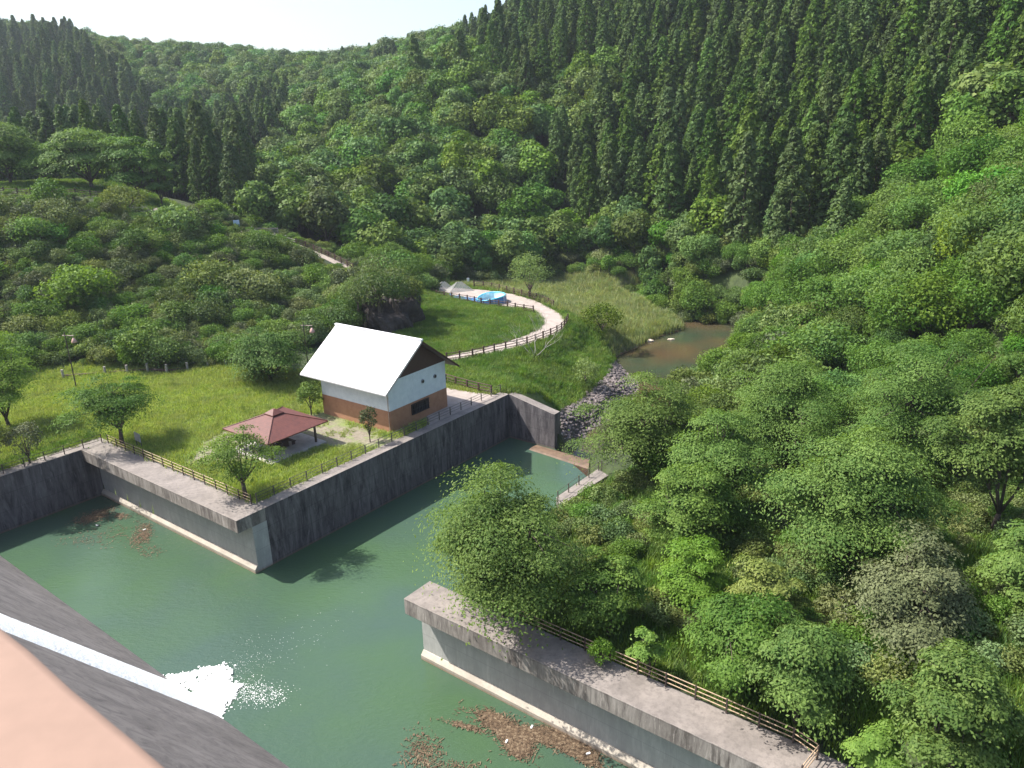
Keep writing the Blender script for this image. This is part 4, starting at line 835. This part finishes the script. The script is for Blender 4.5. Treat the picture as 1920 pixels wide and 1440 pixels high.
# scrub slope
xs, ys = grid(-150, -16, 98, 182, 1.55, 14); k = inpoly(SLOPE, xs, ys); xs, ys = xs[k], ys[k]
zs = Z(xs, ys)
TRAIL = [UY(x, y, w)[:2] for x, y, w in [(290, 388, 156), (345, 402, 157), (380, 418, 159), (420, 430, 161), (470, 440, 164), (520, 452, 166), (560, 462, 165), (620, 482, 161), (655, 497, 158)]]
k = (polydist(TRAIL, xs, ys + 2.0) > 3.0) & (polydist(TRAIL, xs, ys) > 2.4) & ~((xs < -66) & (ys > 152)); xs, ys, zs = xs[k], ys[k], zs[k]
X_, Y_, Z_ = xs, ys, zs; r = np.random.default_rng(8); R_ = r.uniform(0, 6.28, len(xs)); S_ = r.uniform(.45, 1.0, len(xs)) ** 1.0 * np.where(r.random(len(xs)) < .12, 1.7, 1.15) * (1 + .45 * hnoise(xs, ys, .2, 41)); dt_ = np.minimum(polydist(TRAIL, xs, ys), polydist([(-130, 152), (-66, 154)], xs, ys)); S_ = S_ * np.clip(dt_ / 10, .22, 1); vis_ = visible(xs, ys, zs, 1.5 * S_, 0 * S_, 2 * S_)
BX, BY, _ = project(np.stack([xs, ys, zs + 1], 1)); plant(np.ones(len(xs), bool), P_scrub, 'bushes on the scrub slope', lambda i: 'rounded bush on the overgrown slope, %s %s' % (('near the top', 'halfway up', 'near the foot')[int(BY[i] > 480) + int(BY[i] > 590)], 'at the left edge' if BX[i] < 130 else 'above the corner tree' if BX[i] < 300 else 'above the pavilion' if BX[i] < 480 else 'above the house'), 'bush', 'bush', 'scrub', 'low tangled scrub covering the left slope', 300, 9)
# undergrowth of the right bank
xs, ys = grid(0, 62, 14, 130, 1.6, 15); k = inpoly(RIGHT, xs, ys) & ~inpoly(FLOOR, xs, ys); xs, ys = xs[k], ys[k]; zs = Z(xs, ys); k = (hnoise(xs, ys, .35, 51) > -.22) & (polydist([T0 + B * 2.6, T1 + B * 2.6], xs, ys) > 3.2); xs, ys, zs = xs[k], ys[k], zs[k]
r = np.random.default_rng(18); scatter('undergrowth', 'leafy undergrowth between the trees on the right bank', 'undergrowth', np.stack([xs, ys, zs], 1), r.uniform(0, 6, len(xs)), r.uniform(.35, .95, len(xs)), P_scrub[:5] + [proto(dome('shrub', 60, 1.5, 2.2, .1, 14, 130, .17, F_['cherry'], trunk=False, jit=.8))])
HT_ = [(962, 1150), (1142, 1186), (1300, 1140), (1385, 1292), (1492, 1345), (1432, 1200), (1215, 905), (1335, 1000), (1285, 1040), (1585, 1090), (1470, 890), (1700, 890), (1862, 985), (1700, 1225), (1780, 1440), (1895, 1150), (1640, 1460)]
HW = np.array([U(a, b, 7)[:2] for a, b in HT_]); xf_, yf_ = grid(4, 62, 14, 128, 5.2, 25); k = inpoly(RIGHT, xf_, yf_) & (np.hypot(xf_[:, None] - HW[None, :, 0], yf_[:, None] - HW[None, :, 1]).min(1) > 5.0) & (polydist(FLOOR, xf_, yf_, True) > 3.0) & ~((yf_ < 62) & (xf_ < 26)) & (yf_ > 55); xf_, yf_ = xf_[k], yf_[k]; zf_ = Z(xf_, yf_); r = np.random.default_rng(26)
X_, Y_, Z_ = xf_, yf_, zf_; R_ = r.uniform(0, 6.28, len(xf_)); S_ = r.uniform(.5, .85, len(xf_)); vis_ = np.full(len(xf_), 10); FX, FY, _ = project(np.stack([xf_, yf_, zf_ + 3], 1))
plant(np.ones(len(xf_), bool), P_mid, 'smaller trees between the large ones on the right bank', lambda i: 'small leafy tree between the larger right bank trees, %s' % ('beside the stream pool' if FY[i] < 760 and FX[i] < 1500 else 'near the right edge' if FX[i] > 1650 else 'around the clearing'), 'leafy_tree', 'tree', 'x', 'x', 120, 27)
# edge bushes along the far bank and around the stream
x4, y4 = grid(-40, 75, 95, 215, 2.3, 16); d_ = polydist(FLOOR[4:18], x4, y4); k = (d_ < np.where(inpoly(FLOOR, x4, y4), 2.2, 16)) & ~inpoly(SLOPE, x4, y4); x4, y4 = x4[k], y4[k]; z4 = Z(x4, y4); r = np.random.default_rng(19)
scatter('bank_bushes', 'low bushes along the foot of the wooded bank', 'bushes', np.stack([x4, y4, z4], 1), r.uniform(0, 6, len(x4)), r.uniform(.6, 1.3, len(x4)) * (1 + np.clip(d_[k], 0, 8) * .07), P_scrub)

# ------------------------------------------------------------------ grass, weeds, reeds
def cover(name, label, poly, step, protos, lo, hi, seed, excl=(), thr=None):
    P = np.array([p[:2] for p in poly]); xs, ys = grid(P[:, 0].min(), P[:, 0].max(), P[:, 1].min(), P[:, 1].max(), step, seed); k = inpoly(poly, xs, ys) & ~inpoly(BASIN, xs, ys)
    for e in excl: k &= ~inpoly(e, xs, ys)
    if thr is not None: k &= hnoise(xs, ys, 1.1, seed) > thr
    xs, ys = xs[k], ys[k]; zs = Z(xs, ys); k = zs > -.95; xs, ys, zs = xs[k], ys[k], zs[k]; r = np.random.default_rng(seed)
    scatter(name, label, name.replace('_', ' '), np.stack([xs, ys, zs], 1), r.uniform(0, 6.28, len(xs)), r.uniform(lo, hi, len(xs)) * (1 + .3 * hnoise(xs, ys, .5, seed + 1)), protos)
HOUSEP = [HF + ha * .5 - hb * .4, HF + hb * 10.3 + ha * .5, HF + hb * 10.3 - ha * 12, HF - ha * 12 - hb * .4]
PAVP = [pc + A * sx * 3.9 + B * sy * 3.8 for sx, sy in ((-1, -1), (1, -1), (1, 1), (-1, 1))]
PAVE = [U(x, y, D)[:2] for x, y in [(836, 727), (880, 735), (935, 742), (900, 757), (842, 780), (800, 800), (800, 740)]]
COP1 = [C0 - A * 4 - B * 50, C0 - A * 4 + B * 3.05, C0 + B * 3.1, C1 + B * 3.1 - A * 1.6, PK - A * 1.6, PK + A * 3, C1 + A * 3, C1 - B * 6]
cover('grass', 'bright green grass of the meadow around the pavilion and house', MEADOW1, .42, P_grass, .6, 1.25, 61, (HOUSEP, PAVP, PAVE, COP1, BARE))
cover('sparse_grass', 'patchy grass on the bare ground between house and pavilion', BARE, .6, P_grass, .3, .8, 62, (HOUSEP, PAVP), .1)
cover('tall_grass', 'bright tall grass inside the loop of the path and on the bank', MEADOW2, .55, P_weed, .5, 1.1, 63, (PATH, PAVE, RIPRAP, HOUSEP))
cover('reeds', 'pale dry reeds between the path and the stream', REED, .55, P_reed, .6, 1.2, 64, (PATH,))
cover('weeds', 'tall weeds covering the right bank behind the pier', [p for p in RIGHT], .62, P_weed, .6, 1.35, 65, ([T0 - A * 2 - B * 2, T1 - B * 2, T1 + B * 2.9, T0 + B * 2.9 - A * 2],))
LWT = [C0 - A * 1.6 + B * 3, C0 - A * 6 + B * 3, LW - A * 6, LW - A * 1.6]
cover('wall_grass', 'grass spilling over the back of the left retaining wall', LWT, .6, P_weed, .4, .9, 66)
# hilltop trail and plateau lawn
m_ = MB(); tp = [np.array([p[0], p[1], z1(p[0], p[1]) + .12]) for p in TRAIL]; vs = []
for i, p in enumerate(tp):
    d = tp[min(i + 1, len(tp) - 1)] - tp[max(i - 1, 0)]; s = np.array([-d[1], d[0], 0]); s /= np.linalg.norm(s)
    for k in (-1.7, -.5, .5, 1.7): q = p + s * k; vs.append((q[0], q[1], z1(q[0], q[1]) + .1))
m_.add(vs, [(4 * i + j, 4 * i + j + 1, 4 * i + j + 5, 4 * i + j + 4) for i in range(len(tp) - 1) for j in range(3)]); o = m_.build('trail', plain('dirt', (.36, .30, .25), .95, .3, 2), smooth=True); o['kind'] = 'structure'
if o.data.polygons[0].normal.z < 0: o.data.flip_normals()
PLAT = [(-180, 150), (-66, 152), (-66, 175), (-90, 190), (-180, 192)]
cover('plateau_grass', 'grass under the row of trees on the upper left plateau', PLAT, 1.3, P_weed, .5, 1.0, 67)

# ------------------------------------------------------------------ individual trees near the camera
def size_from_px(b, hw, top):
    _, _, d = project(b); R = hw * float(d) / FPX
    zs_ = np.linspace(0, 30, 601); pts = np.stack([np.full(601, b[0]), np.full(601, b[1]), b[2] + zs_], 1); _, yy, _ = project(pts); return R, float(zs_[np.argmin(np.abs(yy - top))])
seedc = [200]
def tree(label, cx, top, by, hw, z=None, style='cherry', leaf='cherry', name='tree', cat='tree', base_k=.22, ns=90, per=200, hk=1.0, group=None, ll=.17, lw=.075, y=None):
    ll *= 1.3; lw *= 1.45
    b = U(cx, by, z) if z is not None else (hit(cx, by) if y is None else np.array([UY(cx, by, y)[0], y, z1(UY(cx, by, y)[0], y)]))
    R, H = size_from_px(b, hw, top); H *= hk; R *= .84 if style == 'cherry' else 1; seedc[0] += 1
    root = empty(name, tuple(b), random.Random(seedc[0]).uniform(0, 6.28)); tag(root, label, cat, group)
    if style == 'cherry':
        me, tb = sprays('crown', seedc[0], R, H, max(.3, H * base_k), int(ns * .72), int(per * 2.3), F_[leaf], ll, lw)
        link(bpy.data.objects.new('crown', me), root); tb.build('trunk', M['bark'], root, smooth=True)
    else:
        me = dome('crown', seedc[0], R, H, max(.1, H * base_k), 26, per, ll, F_[leaf], trunk=False, jit=.8, asp=.55, lump=(.25, .42)); link(bpy.data.objects.new('crown', me), root)
        tb = MB(); tb.tube([(0, 0, -.6), (0, 0, H * .6)], [.05 * R + .04, .03], 6)
        for a in range(4): tb.tube([(0, 0, H * .15), (math.cos(a * 1.6) * R * .5, math.sin(a * 1.6) * R * .5, H * .6)], [.03 * R + .02, .015], 5)
        tb.build('trunk', M['bark'], root)
    return root
T_ = tree
T_('spreading dark green cherry tree behind the railing at the basin corner', 228, 700, 834, 88, D, base_k=.3, ns=70, per=170, name='cherry_tree')
T_('young light green tree with open branches in front of the pavilion', 462, 800, 934, 92, D, base_k=.32, ns=44, per=120, name='cherry_tree', leaf='cherry')
T_('small round topiary tree standing beside the house wall', 694, 757, 828, 17, D, base_k=.25, style='dome', leaf='grey', per=60, ll=.16, name='small_tree')
T_('brownish shrub on the retaining wall near the left edge', 56, 790, 868, 32, D, base_k=.08, style='dome', leaf='grey', per=110, ll=.17, name='shrub', cat='shrub')
T_('leafy tree cut by the left edge of the picture', 18, 612, 800, 78, D, base_k=.12, ns=80, per=190, leaf='light', name='leafy_tree')
T_('low dark bush cut by the left edge beside the retaining wall', -8, 765, 880, 38, D, base_k=.05, style='dome', leaf='scrub', per=130, ll=.2, name='bush', cat='bush')
T_('wide bushy tree left of the house at the foot of the slope', 508, 602, 716, 86, D, base_k=.08, ns=80, per=190, name='leafy_tree', leaf='scrub', ll=.24, lw=.11)
T_('dark bush against the left corner of the house', 584, 706, 778, 24, D, base_k=.05, style='dome', leaf='scrub', per=110, ll=.2, name='bush', cat='bush')
T_('pale green willow standing by the fence behind the pool', 994, 472, 558, 42, D, base_k=.14, style='dome', leaf='willow', per=210, ll=.2, name='willow_tree')
T_('dark green bush among the reeds by the stream', 1128, 566, 628, 40, None, base_k=.05, style='dome', leaf='broad', per=120, ll=.28, name='bush', cat='bush')
T_('small pale shrub alone on the grassy bank above the stones', 1098, 668, 724, 26, None, base_k=.08, style='dome', leaf='willow', per=70, ll=.2, name='shrub', cat='shrub')
for i_, (cx_, tp_, by_, hw_, z_) in enumerate([(672, 515, 580, 34, 10.5), (700, 505, 572, 38, 11.3), (738, 510, 570, 36, 11.3), (768, 520, 578, 28, 9.5), (655, 545, 606, 30, 7.6)]):
    T_(('leafy bush on the left shoulder of the rock outcrop', 'drooping bush on top of the rock outcrop, left of centre', 'drooping bush on top of the rock outcrop, right of centre', 'small bush at the right end of the rock outcrop', 'low bush against the left foot of the rock outcrop')[i_], cx_, tp_, by_, hw_, z_, base_k=.0, style='dome', leaf='scrub', per=150, ll=.24, name='bush', cat='bush')
T_('bushy scrub tree crowning the dark rock outcrop', 712, 480, 580, 62, 10.5, base_k=.0, style='dome', leaf='scrub', per=170, ll=.26, name='bush', cat='bush')
T_('light green bushes at the right shoulder of the rock outcrop', 770, 478, 560, 40, 9.5, base_k=.1, style='dome', leaf='broad', per=130, ll=.26, name='bush', cat='bush')
for cx, top, hw, lab in ((22, 222, 72, 'leftmost large cherry tree on the upper left plateau'), (95, 258, 62, 'second tree from the left on the upper left plateau, slightly lower than its neighbours'), (172, 232, 82, 'broadest tree in the middle of the plateau row'), (258, 240, 56, 'light topped tree right of the broadest plateau tree'), (298, 272, 34, 'last small tree at the right end of the plateau row')):
    T_(lab, cx, top, 352, hw, None, base_k=.12, ns=75, per=170, ll=.36, lw=.17, name='cherry_tree', y=164, group='tree row on the plateau')
T_('dense bush rising at the start of the hilltop trail', 240, 345, 402, 46, None, base_k=.05, style='dome', leaf='scrub', per=150, ll=.3, name='bush', cat='bush')
# right bank
T_('big leafy tree overhanging the tip of the near pier', 948, 868, 1152, 158, D, base_k=.03, ns=170, per=230, name='cherry_tree')
T_('smaller rounded tree just right of the big tree on the near pier', 1142, 1028, 1186, 72, D, base_k=.08, ns=70, per=190, name='cherry_tree')
T_('yellow green sapling bush in the clearing behind the second tree', 1300, 1010, 1140, 72, 6.4, base_k=.08, ns=60, per=180, leaf='light', name='leafy_tree')
T_('low tree with drooping leaves behind the middle of the rusty railing', 1385, 1092, 1292, 108, 6.6, base_k=.08, ns=90, per=220, name='cherry_tree')
T_('low leafy tree hanging over the lower end of the rusty railing', 1492, 1128, 1345, 104, 6.5, base_k=.06, ns=85, per=220, name='cherry_tree')
T_('small leafy tree tucked above the two low railing trees', 1432, 1040, 1200, 62, 7, base_k=.1, ns=55, per=200, leaf='scrub', name='leafy_tree')
T_('bright yellow green sapling growing through the rusty railing', 1214, 1172, 1268, 34, D, base_k=.05, ns=22, per=130, leaf='light', name='sapling')
T_('bright small shrub growing on the near pier coping', 1127, 1202, 1246, 27, D, base_k=.02, style='dome', leaf='light', per=60, ll=.14, name='shrub', cat='shrub')
T_('dense tree whose branches reach over the weir', 1215, 688, 905, 112, 4.5, base_k=.1, ns=110, per=210, name='leafy_tree', leaf='cherry')
T_('darker tree between the weir tree and the big central tree', 1335, 750, 1000, 105, 5.5, base_k=.12, ns=110, per=210, name='leafy_tree')
T_('pale green tree standing in front of the deep shadow', 1285, 862, 1040, 82, 6, base_k=.1, ns=80, per=200, leaf='cherry', name='leafy_tree')
T_('tallest broad tree in the centre of the right bank', 1585, 790, 1090, 150, 7.5, base_k=.15, ns=150, per=220, name='leafy_tree')
T_('bright domed tree behind the weir tree towards the stream', 1470, 668, 890, 112, 6, base_k=.1, ns=110, per=210, name='leafy_tree')
T_('broad tree on the right bank beneath the dark gap', 1700, 620, 890, 140, 8, base_k=.1, ns=130, per=220, name='leafy_tree')
T_('tree at the right edge above the shaded hollow', 1862, 700, 985, 108, 10, base_k=.12, ns=110, per=210, name='leafy_tree')
T_('greyish thin tree with bare twigs below the central tree', 1700, 1010, 1225, 128, 8.2, base_k=.15, ns=90, per=150, leaf='grey', name='leafy_tree')
T_('low tree in the bottom right corner', 1780, 1225, 1440, 105, 8.8, base_k=.08, ns=90, per=200, name='leafy_tree')
T_('bush at the right edge beside the sunny weeds', 1895, 980, 1150, 66, 11, base_k=.06, ns=60, per=190, name='bush', cat='bush')
T_('leafy bush in the lower corner right of the pier end', 1640, 1345, 1460, 60, 7.2, base_k=.05, ns=40, per=190, name='bush', cat='bush', leaf='light')
# bare tree by the path
def bare(label, bx, by, z, H):
    b = U(bx, by, z); t = empty('bare_tree', tuple(b)); tag(t, label, 'tree'); r = random.Random(4); mb = MB()
    def grow(p, d, l, rd, dep):
        q = p + d * l; mid = (p + q) / 2 + Vector((r.uniform(-1, 1), r.uniform(-1, 1), r.uniform(-.5, 1))) * l * .07; mb.tube([tuple(p), tuple(mid), tuple(q)], [rd, rd * .85, rd * .65], 5)
        if dep == 0: return
        for k in range(r.choice((2, 3))): 
            nd = (d + Vector((r.uniform(-1, 1), r.uniform(-1, 1), r.uniform(-.15, .6))) * .75).normalized(); grow(q, nd, l * r.uniform(.62, .85), rd * .58, dep - 1)
    for d in ((-.75, .2, .8), (.7, -.2, .7), (.05, .3, 1), (-.35, -.3, .9)): grow(Vector((0, 0, -.2)), Vector(d).normalized(), H * .36, .07, 4)
    mb.build('trunk', M['pale_bark'], t)
bare('bare pale dead tree spreading its branches over the path bend', 1002, 668, 5.2, 6.5)
bare('small bare tree with thin grey twigs below the broad central tree', 1640, 1180, 8, 3.2)

# ------------------------------------------------------------------ rocks
def blob(r, s, mat=None):
    bm = bmesh.new(); bmesh.ops.create_icosphere(bm, subdivisions=1, radius=1)
    for v in bm.verts: v.co *= r.uniform(.7, 1.15); v.co.x *= s[0]; v.co.y *= s[1]; v.co.z *= s[2]
    V_ = [tuple(v.co) for v in bm.verts]; Fc = [tuple(v.index for v in f.verts) for f in bm.faces]; bm.free(); return V_, Fc
def rocks(name, label, poly, cnt, lo, hi, mat, seed, cat='rocks'):
    P = np.array([p[:2] for p in poly]); r = np.random.default_rng(seed); mb = MB(); k = 0; rr_ = random.Random(seed)
    sh = [blob(rr_, (1, .75, .6)) for _ in range(8)]
    pts = []
    while len(pts) < cnt:
        x, y = r.uniform(P[:, 0].min(), P[:, 0].max()), r.uniform(P[:, 1].min(), P[:, 1].max())
        if inpoly(poly, [x], [y])[0]: pts.append((x, y))
    pts = np.array(pts); zz = Z(pts[:, 0], pts[:, 1])
    for (x, y), z in zip(pts, zz):
        V_, Fc = sh[r.integers(8)]; s = r.uniform(lo, hi) ** 1.0; a = r.uniform(0, 6.28); ca, sa_ = math.cos(a) * s, math.sin(a) * s; mb.add([(x + v[0] * ca - v[1] * sa_, y + v[0] * sa_ + v[1] * ca, z + v[2] * s + s * .15) for v in V_], Fc)
    o = mb.build(name, mat); tag(o, label, cat, kind='stuff'); return o
rocks('riprap', 'dark broken boulders below the grassy bank beside the end wall', RIPRAP, 1500, .18, .48, M['rock'], 3)
rocks('gravel_bank', 'pale stones at the lower edge of the dark boulders', [U(x, y, z)[:2] for x, y, z in [(1052, 842, -.8), (1090, 815, -.3), (1150, 760, -.2), (1200, 690, -.2), (1215, 660, -.4), (1222, 720, -.8), (1170, 790, -.8), (1100, 850, -1)]], 500, .1, .34, M['pale_rock'], 4)
rocks('far_bank_stones', 'grey stones lining the far bank of the stream', [U(x, y, z)[:2] for x, y, z in [(1180, 548, 0), (1240, 552, .5), (1300, 575, .5), (1390, 610, .8), (1402, 640, .5), (1385, 622, -.8), (1320, 596, -.8), (1250, 575, -.8)]], 700, .15, .5, M['pale_rock'], 5)
for x, y, s, lab in ((1219, 639, 1.0, 'larger pale flat stone in the stream'), (1258, 636, .7, 'smaller pale flat stone right of the larger one in the stream')):
    q = U(x, y, -.9); V_, Fc = blob(random.Random(x), (1.1, .6, .35)); mb = MB(); mb.add([(v[0] * s, v[1] * s, v[2] * s) for v in V_], Fc); o = mb.build('stone', plain('pale_stone', (.6, .5, .4)), smooth=False); o.location = tuple(q); tag(o, lab, 'stone', 'pale stones in the stream')
# dark rock outcrop behind the house
oc = U(722, 632, D); bm = bmesh.new(); bmesh.ops.create_icosphere(bm, subdivisions=5, radius=1); rr3 = np.random.default_rng(6)
co = np.array([v.co[:] for v in bm.verts]); 
f = 1 + .16 * np.sin(co[:, 0] * 5 + 1) * np.cos(co[:, 2] * 4) + .09 * np.sin(co[:, 1] * 9 + co[:, 2] * 7) + .04 * np.sin(co[:, 0] * 23 + co[:, 2] * 17) + .03 * np.sin(co[:, 1] * 31 + co[:, 0] * 19)
for v, k in zip(bm.verts, f): v.co = Vector((v.co.x * k * 5.6, v.co.y * k * 7.0, max(-.2, v.co.z * k) * 6.6))
me = bpy.data.meshes.new('rock_outcrop'); bm.to_mesh(me); bm.free(); me.materials.append(M['cliff']); o = link(bpy.data.objects.new('rock_outcrop', me)); o.location = (oc[0], oc[1] + 7.5, D - .3); tag(o, 'dark bare rock outcrop rising behind the house roof', 'rock')

# ------------------------------------------------------------------ floating debris
def debris(name, label, patches, seed, kind='stuff'):
    r = np.random.default_rng(seed); mb = MB(); tints = []
    for cx, cy, sx, sy, cnt, ang in patches:
        for i in range(int(cnt * 1.7)):
            u, v = r.normal(0, .5, 2); ca, sa_ = math.cos(rad(ang)), math.sin(rad(ang)); X0 = cx + (u * sx * ca - v * sy * sa_); Y0 = cy + (u * sx * sa_ + v * sy * ca)
            q = U(X0, Y0, 0); a = r.uniform(0, 3.14); l = r.uniform(.03, .15) * (3 if r.random() < .04 else 1); w_ = r.uniform(.01, .035); d = np.array([math.cos(a), math.sin(a)]); s_ = np.array([-d[1], d[0]])
            z = r.uniform(.012, .07); P = [(*(q[:2] + d * l * e + s_ * w_ * g), z + r.uniform(0, .03)) for e, g in ((-1, -1), (1, -1), (1, 1), (-1, 1))]; mb.add(P, [(0, 1, 2, 3)])
    o = mb.build(name, dm); tag(o, label, 'debris', kind=kind); return o
dm, n, b = newmat('driftwood'); wn_ = noise(n, 6, 3, .6); n.links.new(ramp(n, wn_, [(.3, (.05, .034, .02)), (.5, (.11, .07, .04)), (.72, (.26, .20, .13))]), b.inputs['Base Color']); b.inputs['Roughness'].default_value = .9
debris('floating_debris', 'thick brown mat of floating twigs beside the near pier', [(930, 1355, 34, 16, 900, 25), (965, 1385, 38, 22, 1500, 40), (1010, 1378, 48, 14, 1400, 5), (1060, 1395, 52, 16, 1100, 22), (1095, 1412, 30, 14, 500, 30), (975, 1405, 20, 14, 400, 0), (870, 1362, 40, 5, 140, 15), (1100, 1425, 40, 10, 200, 30), (900, 1340, 60, 14, 60, 15)], 1)
debris('floating_debris', 'thin scattered twigs floating at the bottom edge left of the brown mat', [(795, 1410, 38, 40, 260, 0), (840, 1436, 90, 8, 80, 0)], 2)
debris('floating_debris', 'brown twigs gathered in the shaded far left corner of the basin', [(170, 972, 34, 10, 420, -12), (190, 962, 26, 8, 200, -20), (228, 968, 14, 6, 100, 0), (270, 1000, 16, 22, 300, 0), (255, 1015, 14, 14, 90, 0), (205, 1000, 60, 20, 90, 0), (160, 1015, 60, 12, 70, 0), (280, 1035, 26, 12, 60, 0)], 3)
for x, y, lab in ((997, 1363, 'white plastic piece on the brown debris mat near its middle'), (950, 1390, 'white plastic piece at the lower left of the brown debris mat'), (1103, 1413, 'white plastic piece at the right end of the brown debris mat'), (182, 985, 'white float at the corner debris by the shaded wall'), (271, 993, 'white float on the small brown patch below the left pier')):
    q = U(x, y, .08); mb = MB(); mb.box((0, 0, 0), (.3, .14, .1)); o = mb.build('plastic_piece', plain('white_plastic', (.8, .8, .78), .4, .05), bevel=.02); o.location = tuple(q); o.rotation_euler = (0, .1, x); tag(o, lab, 'litter', 'white litter floating on the water')

# ------------------------------------------------------------------ haze
hz_, n, b = newmat('haze'); n.nodes.remove(b); pvn = n.nodes.new('ShaderNodeVolumePrincipled'); pvn.inputs['Color'].default_value = (.80, .88, 1, 1); pvn.inputs['Density'].default_value = .00014; pvn.inputs['Anisotropy'].default_value = .3
n.links.new(pvn.outputs[0], n.nodes['Material Output'].inputs['Volume'])
ztop = float(GZ.max()) + 30
o = MB().box((-125, 545, (ztop - 6) / 2), (1160, 1180, ztop + 6)).build('haze', hz_); tag(o, 'thin bluish haze in the valley air', 'haze', kind='stuff')
